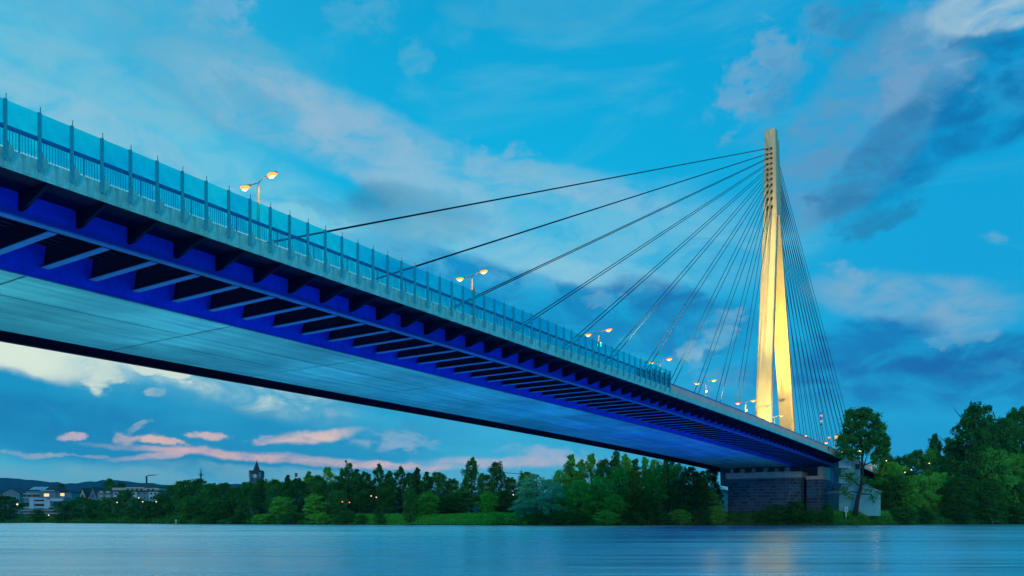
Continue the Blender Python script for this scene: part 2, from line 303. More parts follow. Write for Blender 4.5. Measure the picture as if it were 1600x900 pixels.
class MB:
    def __init__(s): s.v = []; s.f = []
    def add(s, vs, fs):
        n = len(s.v); s.v += [tuple(v) for v in vs]; s.f += [tuple(i+n for i in f) for f in fs]; return s
    def box(s, x0, x1, y0, y1, z0, z1):
        return s.hexa([(x0, y0, z0), (x1, y0, z0), (x1, y1, z0), (x0, y1, z0), (x0, y0, z1), (x1, y0, z1), (x1, y1, z1), (x0, y1, z1)])
    def hexa(s, v): return s.add(v, [(0, 3, 2, 1), (4, 5, 6, 7), (0, 1, 5, 4), (1, 2, 6, 5), (2, 3, 7, 6), (3, 0, 4, 7)])
    def obox(s, c, ux, uy, hx, hy, z0, z1):     # box turned in plan
        p = []
        for z in (z0, z1):
            for a, b in ((-1, -1), (1, -1), (1, 1), (-1, 1)):
                p.append((c[0]+ux[0]*hx*a+uy[0]*hy*b, c[1]+ux[1]*hx*a+uy[1]*hy*b, z))
        return s.hexa(p)
    def tube(s, pts, rad, n=8, cap=True):
        import mathutils
        V = mathutils.Vector; pts = [V(p) for p in pts]
        if not hasattr(rad, '__len__'): rad = [rad]*len(pts)
        rings = []
        for i, p in enumerate(pts):
            d = (pts[min(i+1, len(pts)-1)]-pts[max(i-1, 0)]).normalized()
            a = d.cross(V((0, 0, 1)) if abs(d.z) < .95 else V((1, 0, 0))).normalized(); b = d.cross(a)
            rings.append([p+(a*cos(2*pi*k/n)+b*sin(2*pi*k/n))*rad[i] for k in range(n)])
        vs = [q for r in rings for q in r]; fs = []
        for i in range(len(pts)-1):
            for k in range(n):
                fs.append((i*n+k, i*n+(k+1) % n, (i+1)*n+(k+1) % n, (i+1)*n+k))
        if cap: fs.append(tuple(range(n-1, -1, -1))); fs.append(tuple((len(pts)-1)*n+k for k in range(n)))
        return s.add(vs, fs)
    def prism(s, prof, y0, y1):                  # profile in (x, z) pushed along y
        n = len(prof); vs = [(x, y0, z) for x, z in prof]+[(x, y1, z) for x, z in prof]
        fs = [tuple(range(n)), tuple(range(2*n-1, n-1, -1))]+[(i, i+n, (i+1) % n+n, (i+1) % n) for i in range(n)]
        return s.add(vs, fs)
    def mesh(s, name, m, smooth=False, centre=None):
        import mathutils
        if centre is None:
            a = np.array(s.v); centre = tuple((a.min(0)+a.max(0))/2)
        me = bpy.data.meshes.new(name)
        me.from_pydata([(x-centre[0], y-centre[1], z-centre[2]) for x, y, z in s.v], [], s.f)
        me.materials.append(m); me.update()
        if smooth: me.polygons.foreach_set('use_smooth', [True]*len(me.polygons))
        return me, centre
    def build(s, name, m, parent=None, smooth=False, centre=None, label=None, kind=None, cat=None, group=None):
        me, c = s.mesh(name, m, smooth, centre)
        import bmesh
        bm = bmesh.new(); bm.from_mesh(me); bmesh.ops.recalc_face_normals(bm, faces=bm.faces); bm.to_mesh(me); bm.free()
        o = bpy.data.objects.new(name, me); put(o, parent, c)
        return tag(o, label, cat, group, kind)
def again(src, wloc, parent=None, rz=None, scale=None):
    o = src.copy(); put(o, parent, wloc)
    if rz is not None: o.rotation_euler.z = rz
    if scale is not None: o.scale = scale
    return o

# ================================================================== THE BRIDGE
def drop(y): return 8.5e-5*max(0.0, y-100)**2
def ZB(y): return CZ-.13-.004*y-drop(y)          # add a bridge height H to this
AC = 61.5                                        # centre line, metres left of the camera
Y0, Y1 = -18.0, 430.0
bridge = root('cable_stayed_bridge', (-AC, 214, 3), 'long cable-stayed road bridge with blue steel underside crossing the river', 'bridge')
def stations(y0, y1, step):
    n = max(1, int(round((y1-y0)/step))); return [y0+(y1-y0)*i/n for i in range(n+1)]
def loft(prof, ys, flip=False):
    mb = MB(); n = len(prof); vs = []; fs = []
    for y in ys:
        zb = ZB(y)
        for a, h in prof: vs.append((-a, y, h+zb))
    for i in range(len(ys)-1):
        for k in range(n):
            fs.append((i*n+k, i*n+(k+1) % n, (i+1)*n+(k+1) % n, (i+1)*n+k))
    fs.append(tuple(range(n))); e = (len(ys)-1)*n; fs.append(tuple(e+k for k in range(n-1, -1, -1)))
    return mb.add(vs, fs)
YS = stations(Y0, Y1, 7.65)
mir = lambda prof: [(2*AC-a, h) for a, h in prof]
loft([(42.46, 17.50), (42.46, 17.92), (45.3, 18.15), (AC, 18.3), (77.7, 18.15), (80.54, 17.92), (80.54, 17.50), (77.5, 17.62), (45.5, 17.62)], YS).build('deck_slab', M['shade_navy'], bridge)
loft([(47.6, 18.42), (75.4, 18.42), (75.4, 18.30), (47.6, 18.30)], YS).build('road_surface', M['asphalt'], bridge)
loft([(60.3, 18.62), (62.7, 18.62), (62.7, 18.43), (60.3, 18.43)], YS).build('central_kerb', M['concrete'], bridge)
# edge girders (near and far)
for f, m1, m2 in ((lambda p: p, 'blue', 'flange'), (mir, 'shade_navy', 'shade_navy')):  # far girder and flange get the darkened steel, its shade painted in
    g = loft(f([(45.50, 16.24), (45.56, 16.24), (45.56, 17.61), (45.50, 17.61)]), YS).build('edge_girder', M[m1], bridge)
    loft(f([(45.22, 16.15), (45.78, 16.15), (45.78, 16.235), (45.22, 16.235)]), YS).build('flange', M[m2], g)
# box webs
for f, m1 in ((lambda p: p, 'blue'), (mir, 'shade_navy')):  # far web coloured dark in place of shade
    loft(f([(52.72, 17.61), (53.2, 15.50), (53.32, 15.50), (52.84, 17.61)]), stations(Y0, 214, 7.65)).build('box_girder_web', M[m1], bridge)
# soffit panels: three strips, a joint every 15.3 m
JY = [25.6+15.3*k for k in range(-3, 13)]
for (a0, a1) in ((53.10, 58.83), (58.97, 63.53), (63.67, 69.85)):
    for k in range(len(JY)-1):
        ya, yb = JY[k]+.10, min(JY[k+1]-.10, 213.9)
        if yb <= ya: continue
        prof = [(a0, 15.43), (a1, 15.43), (a1, 15.51), (a0, 15.51)]
        loft(prof, [ya, yb]).build('soffit_panel', M['soffit'], bridge)
loft([(53.3, 15.53), (69.7, 15.53), (69.7, 15.6), (53.3, 15.6)], stations(Y0, 214, 7.65)).build('soffit_backing', M['dark'], bridge)
# cross beams with light blue bottom flange, from edge girder to box
YB = [23.6+3.06*k for k in range(-12, 131)]
def beam_mb(): return MB().add(*(lambda v: (v, [(0, 3, 2, 1), (4, 5, 6, 7), (0, 1, 5, 4), (1, 2, 6, 5), (2, 3, 7, 6), (3, 0, 4, 7)]))(
    [(-53.0, -.03, 16.2), (-45.58, -.03, 16.24), (-45.58, .03, 16.24), (-53.0, .03, 16.2), (-52.74, -.03, 17.6), (-45.58, -.03, 17.6), (-45.58, .03, 17.6), (-52.74, .03, 17.6)]))
b0 = f0 = br0 = None
for y in YB:
    if y > 420 or y < Y0: continue
    zb = ZB(y)
    if b0 is None:
        b0 = beam_mb().build('cross_beam', M['shade_navy'], bridge, centre=(-49, 0, 17)); WORLD[b0.name] = (-49, y, 17+zb)
        b0.location = tuple(WORLD[b0.name][i]-WORLD[bridge.name][i] for i in range(3))
        f0 = MB().box(-52.98, -45.96, -.24, .24, 16.14, 16.195).build('flange', M['flange'], None, centre=(-49, 0, 17))
        f0.parent = b0; f0.location = (0, 0, 0)
    else:
        b = again(b0, (-49, y, 17+zb), bridge)
        f = f0.copy(); C.objects.link(f); f.parent = b; f.location = (0, 0, 0)
    # outer bracket
    yy = y+1.1
    if br0 is None:
        br0 = MB().prism([(-45.48, 16.62), (-45.0, 16.62), (-42.50, 17.38), (-42.50, 17.49), (-45.48, 17.60)], -.09, .09).build('outer_bracket', M['shade_navy'], bridge, centre=(-44, 0, 17))  # bracket colour carries the shade under the overhang
        br0.location = (-44+AC, yy-214, 17+ZB(yy)-3)
    else: again(br0, (-44, yy, 17+ZB(yy)), bridge)
mb = MB()
for k in range(9):
    a = 46.4+k*.72
    l = loft([(a, 17.40), (a+.25, 17.40), (a+.32, 17.615), (a-.07, 17.615)], stations(Y0, 240, 15)); mb.add(l.v, l.f)
mb.build('deck_stiffeners', M['shade_navy'], bridge, kind='stuff')
# fascia
PY = 1.61
posts = [16.12+PY*k for k in range(-21, 55)]      # post positions along the bridge
PEND = posts[-1]
fp0 = None
for i in range(len(posts)-1):
    ya, yb = posts[i]+.012, posts[i+1]-.012
    fp0 = loft([(42.20, 17.40), (42.45, 17.40), (42.45, 18.30), (42.20, 18.30)], [ya, yb]).build('fascia_panel', M['fascia'], bridge)
ys = stations(PEND+.02, Y1, 6)
loft([(42.20, 17.40), (42.45, 17.40), (42.45, 17.97), (42.20, 17.97)], ys).build('fascia_beam', M['fascia'], bridge)
loft([(80.8, 17.40), (80.55, 17.40), (80.55, 18.0), (80.8, 18.0)], YS).build('far_fascia_beam', M['shade_navy'], bridge)  # shade on the far edge painted in as near-black
# parapet beyond the noise barrier
par = root('bridge_parapet', (-42.3, PEND, 18), 'pinkish solid parapet with dark handrail along the bridge beyond the glass barrier', 'parapet')
ysp = stations(PEND+.05, 330, 6.12)
for i in range(len(ysp)-1):
    if ysp[i] < 200:
        loft([(42.30, 17.98), (42.42, 17.98), (42.42, 18.93), (42.30, 18.93)], [ysp[i]+.02, ysp[i+1]-.02]).build('parapet_panel', M['parapet'], par)
loft([(42.30, 17.98), (42.42, 17.98), (42.42, 18.93), (42.30, 18.93)], stations(200.1, Y1, 10)).build('parapet_wall', M['parapet'], par)
loft([(42.24, 18.95), (42.44, 18.95), (42.44, 19.06), (42.24, 19.06)], stations(PEND+.05, Y1, 6.12)).build('handrail', M['rail'], par)
par2 = root('bridge_parapet', (-80.7, 100, 18), 'low parapet on the far side of the bridge deck', 'parapet')
loft([(80.6, 18.01), (80.7, 18.01), (80.7, 18.9), (80.6, 18.9)], YS).build('parapet_wall', M['parapet'], par2)

# noise barrier
bar = root('noise_barrier', (-42.1, 50, 18), 'tall cyan glass noise barrier on steel posts along the near bridge edge', 'noise barrier')
p0 = rod0 = gs0 = gl0 = None
for i, y in enumerate(posts):
    zb = ZB(y)
    if p0 is None:
        p0 = MB().box(-.07, .07, -.07, .07, 17.72, 20.62).box(-.03, .11, -.03, .03, 17.9, 20.5).build('post', M['post'], bar, centre=(0, 0, 18))
        p0.location = (-42.08+42.1, y-50, zb); WORLD[p0.name] = (-42.08, y, 18+zb)
        gs0 = MB().prism([(-.02, 18.75), (.10, 18.55), (.34, 18.32), (.34, 18.15), (.08, 17.70), (-.02, 17.70)], -.012, .012)
        # gusset lies in the plane of the fascia: swap so that it spreads along the bridge
        gs0.v = [(yy2, xx2, zz2) for xx2, yy2, zz2 in gs0.v]
        gs0 = gs0.build('gusset_plate', M['fascia'], None, centre=(0, 0, 18)); gs0.parent = p0; gs0.location = (.03, .06, 0)
        rod0 = MB().tube([(0, 0, 20.62), (0, 0, 20.92)], .022, 6).build('rod', M['lamp_metal'], None, centre=(0, 0, 18)); rod0.parent = p0; rod0.location = (0, .04, 0)
    else:
        p = again(p0, (-42.08, y, 18+zb), bar)
        for s_ in (gs0, rod0):
            c = s_.copy(); C.objects.link(c); c.parent = p; c.location = s_.location
bal = MB(); wires = MB()
for i in range(len(posts)-1):
    ya, yb = posts[i]+.09, posts[i+1]-.09
    loft([(42.10, 18.34), (42.115, 18.34), (42.115, 20.60), (42.10, 20.60)], [ya, yb]).build('glass_pane', M['barrier_glass'], bar)
    for k in range(1, 11):
        y = ya-.09+(yb-ya+.18)*k/11; zb = ZB(y)
        bal.box(-42.30, -42.275, y-.012, y+.012, 18.36+zb, 19.28+zb)
    if i % 2 == 1:
        y = (ya+yb)/2-.06; zb = ZB(y); bal.box(-42.32, -42.26, y-.035, y+.035, 18.3+zb, 19.3+zb)
    if 68 <= i:                                   # dark slatted screen behind the last bays
        for k in range(14):
            h = 18.5+k*.115+(0 if k % 2 else .02)
            top = 18.9+min(1.3, (i-67)*.28)
            if h < top:
                zb = ZB((ya+yb)/2); wires.box(-42.24, -42.20, ya, yb, h+zb, h+.045+zb)
        zb = ZB(yb); wires.box(-42.26, -42.16, yb-.05, yb+.16, 18.4+zb, 18.9+min(1.3, (i-67)*.3)+zb)
bal.build('balusters', M['post'], bar, kind='stuff')
wires.build('dark_screen_slats', M['dark'], bar, kind='stuff')
loft([(42.24, 19.28), (42.36, 19.28), (42.36, 19.47), (42.24, 19.47)], stations(posts[0], PEND, 6)).build('handrail', M['rail'], bar)

# pylon -------------------------------------------------------------
PZ = ZB(222)
def ring(yc0, yc1, wid, h):      # rectangle around the centre line
    return [(-AC-wid/2, yc0, h+PZ), (-AC+wid/2, yc0, h+PZ), (-AC+wid/2, yc1, h+PZ), (-AC-wid/2, yc1, h+PZ)]
def column(rings, cham=.22):
    # chamfered corners: 8 vertices a ring
    mb = MB(); vs = []; fs = []
    for r_ in rings:
        n = 4
        for i in range(n):
            p = np.array(r_[i]); a = np.array(r_[i-1]); b = np.array(r_[(i+1) % n])
            for q in (a, b):
                d = q-p; L_ = np.linalg.norm(d); vs.append(tuple(p+d/L_*min(cham, L_*.3)))
    for i in range(len(rings)-1):
        for k in range(8): fs.append((i*8+k, i*8+(k+1) % 8, (i+1)*8+(k+1) % 8, (i+1)*8+k))
    fs.append(tuple(range(8))); e = (len(rings)-1)*8; fs.append(tuple(e+k for k in range(8)))
    return mb.add(vs, fs)
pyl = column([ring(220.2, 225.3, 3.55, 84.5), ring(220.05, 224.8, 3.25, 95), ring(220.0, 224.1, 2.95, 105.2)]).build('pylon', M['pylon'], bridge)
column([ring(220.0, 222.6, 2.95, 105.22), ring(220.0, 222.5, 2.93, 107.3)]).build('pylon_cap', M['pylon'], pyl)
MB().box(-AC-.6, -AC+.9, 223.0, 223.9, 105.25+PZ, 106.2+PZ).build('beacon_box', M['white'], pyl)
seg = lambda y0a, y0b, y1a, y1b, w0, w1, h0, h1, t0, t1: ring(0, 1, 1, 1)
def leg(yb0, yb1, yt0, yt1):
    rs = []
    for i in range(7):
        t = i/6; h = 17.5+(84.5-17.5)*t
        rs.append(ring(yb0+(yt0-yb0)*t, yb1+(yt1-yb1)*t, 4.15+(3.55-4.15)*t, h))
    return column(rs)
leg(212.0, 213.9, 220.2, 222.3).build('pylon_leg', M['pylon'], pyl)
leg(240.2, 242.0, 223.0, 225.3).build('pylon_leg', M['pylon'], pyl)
mb = MB()
for k in range(1, 9):
    t = k/9; h = 17.5+67*t; y0 = 212+8.2*t; wd = 4.15-.6*t
    mb.box(-AC-wd/2+.25, -AC+wd/2-.25, y0-.012, y0+.02, h+PZ, h+.05+PZ)
mb.build('lift_joints', M['concrete'], pyl, kind='stuff')

# cables
rows = [224, 232, 239, 247, 255, 262.5, 271, 280, 290, 301, 314]
so = None
hs = [(818-r_)*217.5/1265 for r_ in rows]
for i, h in enumerate(hs):
    yf = 33+15.45*i; yr = 362-10.1*i
    for s_ in (-1, 1):
        xa = -AC+s_*.52
        t = (h-84.5)/20.7
        zf = 18.45+ZB(yf); zr = 18.45+ZB(yr); zt = h+PZ
        d = np.array([0, yf-220.1, zf-zt]); d = d/np.linalg.norm(d)
        MB().tube([(xa, 219.9+.0, zt), (xa, yf, zf)], .070, 8).build('cable', M['cable'], bridge, smooth=True)
        MB().tube([(xa, 225.0, zt), (xa, yr, zr)], .070, 8).build('cable', M['cable'], bridge, smooth=True)
        MB().tube([(xa, 220.25, zt-.05), (xa, 220.2+d[1]*.9, zt+d[2]*.9)], .27, 10).build('anchor_socket', M['socket'], pyl)
        d2 = np.array([0, 1, (zt-zf)/(220-yf)]); d2 /= np.linalg.norm(d2)
        MB().tube([(xa, yf, zf), (xa, yf+d2[1]*3.2, zf+d2[2]*3.2)], .15, 8).build('anchor_pipe', M['flange'], bridge)

# main pier ---------------------------------------------------------
pier = root('bridge_pier', (-61.8, 213, 1.5), 'broad dark masonry pier with concrete cap under the pylon', 'bridge pier')
dP = lambda y: y
MAS_T = z_at(748, 212)
def masonry(mb_core, mb_bl, pts, z0, z1, parent, single, bh=.8, bl=1.6):
    n = len(pts)
    core = []
    vs = [(x, y, z0) for x, y in pts]+[(x, y, z1) for x, y in pts]
    mb_core.add(vs, [tuple(range(n-1, -1, -1)), tuple(range(n, 2*n))]+[(i, (i+1) % n, (i+1) % n+n, i+n) for i in range(n)])
    rows_ = int(round((z1-z0)/bh))
    for i in range(n):
        a = np.array(pts[i]); b = np.array(pts[(i+1) % n]); L_ = np.linalg.norm(b-a); u = (b-a)/L_; nrm = np.array((u[1], -u[0]))
        for r_ in range(rows_):
            z = z0+r_*bh; s0 = -(.5*bl if r_ % 2 else 0)
            while s0 < L_:
                s1 = s0+bl*rnd.uniform(.7, 1.25); c0 = max(0, s0)+.05; c1 = min(L_, s1)-.05
                if c1-c0 > .08:
                    o = rnd.uniform(.02, .07); q0 = a+u*c0; q1 = a+u*c1
                    p = [(*(q0-nrm*.02), z+.02), (*(q1-nrm*.02), z+.02), (*(q1+nrm*o), z+.02), (*(q0+nrm*o), z+.02)]
                    q_ = [(x, y, zz) for x, y, zz in p]+[(x, y, min(zz+bh-.11, z1-.02)) for x, y, zz in p]
                    if i in single: MB().hexa(q_).build('stone_block', M['stone'], parent)
                    else: mb_bl.hexa(q_)
                s0 = s1
core, bl = MB(), MB()
masonry(core, bl, [(-69.6, 210), (-53.8, 210), (-51.6, 212.4), (-51.6, 219), (-53.8, 222), (-69.6, 222)], -.2, MAS_T, pier, (0, 1, 2))
core.build('masonry_core', M['mortar'], pier); bl.build('masonry_blocks', M['stone'], pier, kind='stuff')
cap_t = z_at(739, 212)
def slab(mb, pts, z0, z1):
    n = len(pts); vs = [(x, y, z0) for x, y in pts]+[(x, y, z1) for x, y in pts]
    return mb.add(vs, [tuple(range(n-1, -1, -1)), tuple(range(n, 2*n))]+[(i, (i+1) % n, (i+1) % n+n, i+n) for i in range(n)])
slab(MB(), [(-70.0, 209.6), (-53.6, 209.6), (-51.2, 212.2), (-51.2, 219.2), (-53.7, 222.4), (-70.0, 222.4)], MAS_T+.02, cap_t).build('pier_cap', M['concrete'], pier)
zt_ = 15.43+ZB(212)-.02
for a in (68.6, 66.0, 63.0, 60.0, 57.0, 54.6):
    MB().box(-a-.55, -a+.55, 210.6, 212.6, cap_t+.01, zt_).build('bearing_column', M['concrete'], pier)
MB().box(-69.0, -54.0, 214.2, 218, cap_t+.01, zt_).build('bearing_wall', M['greywall'], pier)
for a in (67.3, 61.5, 55.8):
    MB().box(-a-.8, -a+.8, 210.2, 210.5, cap_t+.3, cap_t+1.0).build('inspection_hatch', M['dark'], pier)
mb = MB()
for a in np.arange(51.2, 70.4, .8): mb.box(-a-.03, -a+.03, 209.65, 209.71, cap_t+.01, cap_t+1.0)
mb.box(-70.3, -51.0, 209.65, 209.71, cap_t+1.0, cap_t+1.06); mb.box(-70.3, -51.0, 209.65, 209.71, cap_t+.5, cap_t+.54)
mb.build('maintenance_railing', M['dark'], pier)
pier2 = root('bridge_pier', (-50, 221, 1.5), 'narrower dark masonry pier right beside the broad pier, light block on top', 'bridge pier')
core, bl = MB(), MB(); T2 = z_at(752, 216)
masonry(core, bl, [(-50.6, 214.4), (-47.6, 214.4), (-46.6, 215.4), (-46.6, 225), (-50.6, 225)], -.2, T2, pier2, (0, 1, 2))
core.build('masonry_core', M['mortar'], pier2); bl.build('masonry_blocks', M['stone'], pier2, kind='stuff')
MB().box(-50.75, -47.9, 214.3, 220, T2+.02, T2+.9).build('pier_cap', M['concrete'], pier2)
MB().box(-47.85, -46.5, 214.3, 222.4, T2+.02, T2+3.2).build('bearing_block', M['concrete'], pier2)
# deeper approach box beyond the pier
loft([(46.8, 17.55), (47.0, 11.9), (76.0, 11.9), (76.2, 17.55)], stations(222.9, Y1, 10)).build('approach_box_girder', pbr('blue_grey_concrete', (.10, .22, .42, 1), .8, var=.12, scale=.3), bridge)
for y in (262, 305, 350, 395):
    g = -46
    MB().box(-74, -49, y, y+2.5, -1, 11.88+ZB(y)).build('approach_pier', M['concrete'], bridge)

# street lamps on the bridge ----------------------------------------
def head(sgn, root_, x, y, z):
    # cobra head: tapered housing with a lit lens below
    mb = MB(); prof = [(.0, .06, .06), (.35, .15, .09), (.9, .25, .14), (1.35, .22, .12), (1.58, .10, .06)]
    rise = .10 if sgn < 0 else .30
    vs = []; fs = []; n = 8
    for (s_, wv_, hv) in prof:
        for k in range(n):
            a = 2*pi*k/n; vs.append((x+sgn*s_, y+cos(a)*wv_, z+sin(a)*hv*(1 if sin(a) > 0 else .6)+rise*s_*.25))
    for i in range(len(prof)-1):
        for k in range(n): fs.append((i*n+k, i*n+(k+1) % n, (i+1)*n+(k+1) % n, (i+1)*n+k))
    fs.append(tuple(range(n))); fs.append(tuple((len(prof)-1)*n+k for k in range(n)))
    h = mb.add(vs, fs).build('lamp_head', M['lamp_metal'], root_, smooth=True)
    mb = MB(); vs = []; fs = []
    for i, (s_, r_) in enumerate([(.36, .08), (.6, .26), (1.0, .34), (1.35, .26), (1.52, .08)]):
        for k in range(6):
            a = pi+pi*k/5; vs.append((x+sgn*s_, y+cos(a)*r_, z-.03+sin(a)*r_*.75+rise*s_*.25))
    for i in range(4):
        for k in range(5): fs.append((i*6+k, i*6+k+1, (i+1)*6+k+1, (i+1)*6+k))
    mb.add(vs, fs).build('lamp_lens', M['sodium'], h, smooth=True)
    MB().tube([(x+sgn*.62, y, z-.24+rise*.2), (x+sgn*.95, y, z-.26+rise*.24), (x+sgn*1.3, y, z-.22+rise*.3)], [.08, .17, .07], 8).build('lamp_bulb', M['flood'], h, smooth=True)
    return h
LAMPS = [(50.4, 32.0, 1, 'nearest double-armed street lamp with glowing orange heads, above the left glass barrier'),
 (84.3, 31.9, 1, 'second nearest double-armed lamp, just left of the third stay cable'),
 (119.8, 31.6, 1, 'double-armed lamp whose starry floodlight shines brightest below its arms'),
 (145.5, 31.3, 1, 'double-armed lamp rising behind the dark slats at the glass barrier end'),
 (170.5, 31.2, 1, 'first double-armed lamp above the pinkish parapet, right of the glass barrier'),
 (199.0, 30.8, 1, 'double-armed lamp standing just left of the yellow pylon legs'),
 (224.7, 30.5, 0, 'slim lamp seen in the gap between the two pylon legs'),
 (251.0, 28.0, 1, 'small lamp with white glow right of the pylon legs'),
 (279.0, 29.0, 1, 'double-armed lamp beyond the pylon beside the red beacon mast'),
 (303.0, 28.5, 1, 'farthest deck lamp glowing orange at the edge of the lone tree crown')]
for i, (y, h, fl, lab) in enumerate(LAMPS):
    zb = ZB(y); x = -AC+.0
    L = root('street_lamp', (x, y, 18.62+zb), lab, 'street lamp', 'double-armed street lamps along the bridge')
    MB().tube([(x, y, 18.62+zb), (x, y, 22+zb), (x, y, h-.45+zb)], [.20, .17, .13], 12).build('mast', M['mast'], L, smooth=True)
    MB().tube([(x, y, h-.45+zb), (x, y, h-.1+zb), (x+.3, y, h+.02+zb), (x+1.0, y, h+.22+zb)], .045, 8).build('arm', M['lamp_metal'], L, smooth=True)
    MB().tube([(x, y, h-.2+zb), (x-.3, y, h-.1+zb), (x-1.0, y, h-.06+zb)], .045, 8).build('arm', M['lamp_metal'], L, smooth=True)
    head(1, L, x+.95, y, h+.22+zb); head(-1, L, x-.95, y, h-.06+zb)
    if fl and i > 0:
        o = MB().box(x+.05, x+.45, y-.05, y+.22, h-2.3+zb, h-1.8+zb).build('floodlight', M['lamp_metal'], L)
        if i >= 2:
            r_ = .26 if i > 2 else .42
            MB().tube([(x+.25, y-.12, h-2.05+zb), (x+.25, y-.055, h-2.05+zb)], r_, 12).build('floodlight_lens', M['flood'], o)
    if i < 6:
        lamp('lamp_light', 'POINT', (x+1.9, y-.3, h-.3+zb), 260, (1, .55, .2), shadow_soft_size=.3)
        lamp('mast_fill_spot', 'SPOT', (x+1.3, y-3.5, 20.0+zb), 3800, (1, .72, .25), aim=(x, y, 28+zb), spot_size=R(60), spot_blend=.6, shadow_soft_size=.2)  # added spot near the mast foot, only to brighten the mast
# floodlighting of the pylon, from the lamp masts and from the deck between its legs
for y, aim_h, e in ((119.8, 62, 620000), (145.5, 64, 230000), (170.5, 32, 110000)):
    lamp('pylon_floodlight', 'SPOT', (-AC+3.2, y, 29.5+ZB(y)), e, (1, .68, .20), aim=(-AC, 216, aim_h+PZ), spot_size=R(26 if y < 120 else 34), spot_blend=.9, shadow_soft_size=.4)
lamp('pylon_floodlight', 'SPOT', (-AC+.5, 216.5, 19.5+PZ), 300000, (1, .62, .06), aim=(-AC, 228, 72+PZ), spot_size=R(70), spot_blend=1, shadow_soft_size=.4)
lamp('pylon_floodlight', 'SPOT', (-AC+7, 205, 20+PZ), 55000, (1, .60, .16), aim=(-AC, 238, 45+PZ), spot_size=R(60), spot_blend=1, shadow_soft_size=.4)
lamp('pylon_floodlight', 'SPOT', (-AC+3.2, 84.3, 29.5), 300000, (1, .58, .34), aim=(-AC, 220, 96+PZ), spot_size=R(20), spot_blend=.8, shadow_soft_size=.4)
# unseen blue and white spots added above the water to brighten the underside
UL = []
for k in range(10):
    y = 4+18*k; t_ = k/10
    UL.append(((-59, y, .6), (-58.5, y+8, 16.5), 7000*(1-.25*t_), (.46*max(0, 1-2.2*t_)**1.3, .98*max(.12, 1-1.25*t_)**1.3, .72+.28*t_), 150))
for k in range(6): UL.append(((-35, 16+24*k, .6), (-48, 28+24*k, 17), 5500, (.01, .14, 1.0), 125))
for (loc, aim, e, c, sz) in UL:
    lamp('underside_fill_spot', 'SPOT', loc, e, c, aim=aim, spot_size=R(sz), spot_blend=1, shadow_soft_size=2.5)  # added fill, no fitting behind it

# ================================================================== GROUND AND WATER
SH = [(-3000, 400), (-800, 380), (-300, 350), (0, 335), (100, 320), (200, 290), (300, 255), (450, 228), (600, 208), (750, 192), (850, 184), (950, 183), (1050, 192), (1110, 198), (1150, 197), (1240, 191), (1300, 188), (1340, 189), (1380, 198), (1450, 220), (1550, 240), (1700, 262), (2000, 300), (2600, 380)]
def shore(px):
    for (a, d0), (b, d1) in zip(SH, SH[1:]):
        if a <= px <= b: return d0+(d1-d0)*(px-a)/(b-a)
    return SH[-1][1]
def wob(px, o):
    return sin(px*.037+o*.3)*.5+sin(px*.011-o*.11)*.5
def gz(px, o):            # ground height at offset o behind the shore
    rise = 3.3 if 1000 < px < 1700 else 2.7; run = 8 if 1130 < px < 1400 else 14
    if px < 420: rise = 2.2
    if o < 0: return -.9*min(1, -o/4)
    t = min(1, o/run); z = rise*(t*t*(3-2*t))*.9
    z += .02*min(o, 120)*.6+max(0, min(1, (px-1140)/60))*.055*max(0, min(o-20, 130))+.22*wob(px, o)*min(1, o/6)
    return z
pxs = list(np.arange(-3000, -200, 200))+list(np.arange(-200, 1760, 10))+list(np.arange(1800, 2601, 100))
offs = [-8, -3, -1, 0, .6, 1.5, 3, 5, 7.5, 10, 13, 17, 22, 28, 36, 46, 60, 80, 110, 150, 210, 300, 450, 700, 1200, 2200]
vs = []; fs = []
for px in pxs:
    s0 = shore(px)
    for o in offs:
        x, y = ground_xy(px, s0+o); vs.append((x, y, gz(px, o)+(0 if o <= 0 or o > 30 else rnd.uniform(-.08, .08))))
n = len(offs)
for i in range(len(pxs)-1):
    for k in range(n-1): fs.append((i*n+k, (i+1)*n+k, (i+1)*n+k+1, i*n+k+1))
def groundmat(t):
    pos = t.n('ShaderNodeNewGeometry').outputs['Position']
    z = t.n('ShaderNodeSeparateXYZ', {0: pos}).outputs[2]
    n1 = t.noise(pos, .12, 5, .6); n2 = t.noise(pos, 1.4, 4, .6)
    g = t.mix(t.rng(n1.outputs[0], .35, .65), (.03, .18, .02, 1), (.12, .50, .05, 1))
    g = t.mix(t.rng(n2.outputs[0], .3, .7), (.02, .08, .015, 1), g)
    f = t.rng(t.math('MULTIPLY_ADD', n2.outputs[0], .6, z), .5, .95)
    cc = t.mix(f, t.mix(n2.outputs[0], (.012, .018, .015, 1), (.07, .085, .08, 1)), g)
    bp = t.n('ShaderNodeBump', {'Strength': .8, 'Height': n2.outputs[0], 'Distance': .3}).outputs[0]
    return t.n('ShaderNodeBsdfPrincipled', {'Base Color': cc, 'Roughness': .95, 'Normal': bp, 'Specular IOR Level': .1}).outputs[0]
M['ground'] = mat('river_bank_ground', groundmat)
MB().add(vs, fs).build('ground', M['ground'], None, smooth=True, kind='structure', centre=(0, 0, 0))
MB().box(-7700, 7700, -500, 7100, -6, -5).build('river_bed', M['soil'], None, kind='structure')
nb = MB(); vs = []; fs = []
for i in range(33):
    xx = -480+30*i
    for j, (yy, zz) in enumerate([(-400, 4.5), (-60, 3.0), (-16, 1.0), (-7, .15), (-3, -.5), (0, -1.2)]):
        vs.append((xx, yy+3*sin(xx*.05)*(j > 1)+(-.45*xx if False else 0)-4, zz-.4*(j == 2)*sin(xx)))
for i in range(32):
    for j in range(5): fs.append((i*6+j, (i+1)*6+j, (i+1)*6+j+1, i*6+j+1))
nb.add(vs, fs).build('near_bank', M['ground'], None, smooth=True, kind='structure', centre=(0, 0, 0))
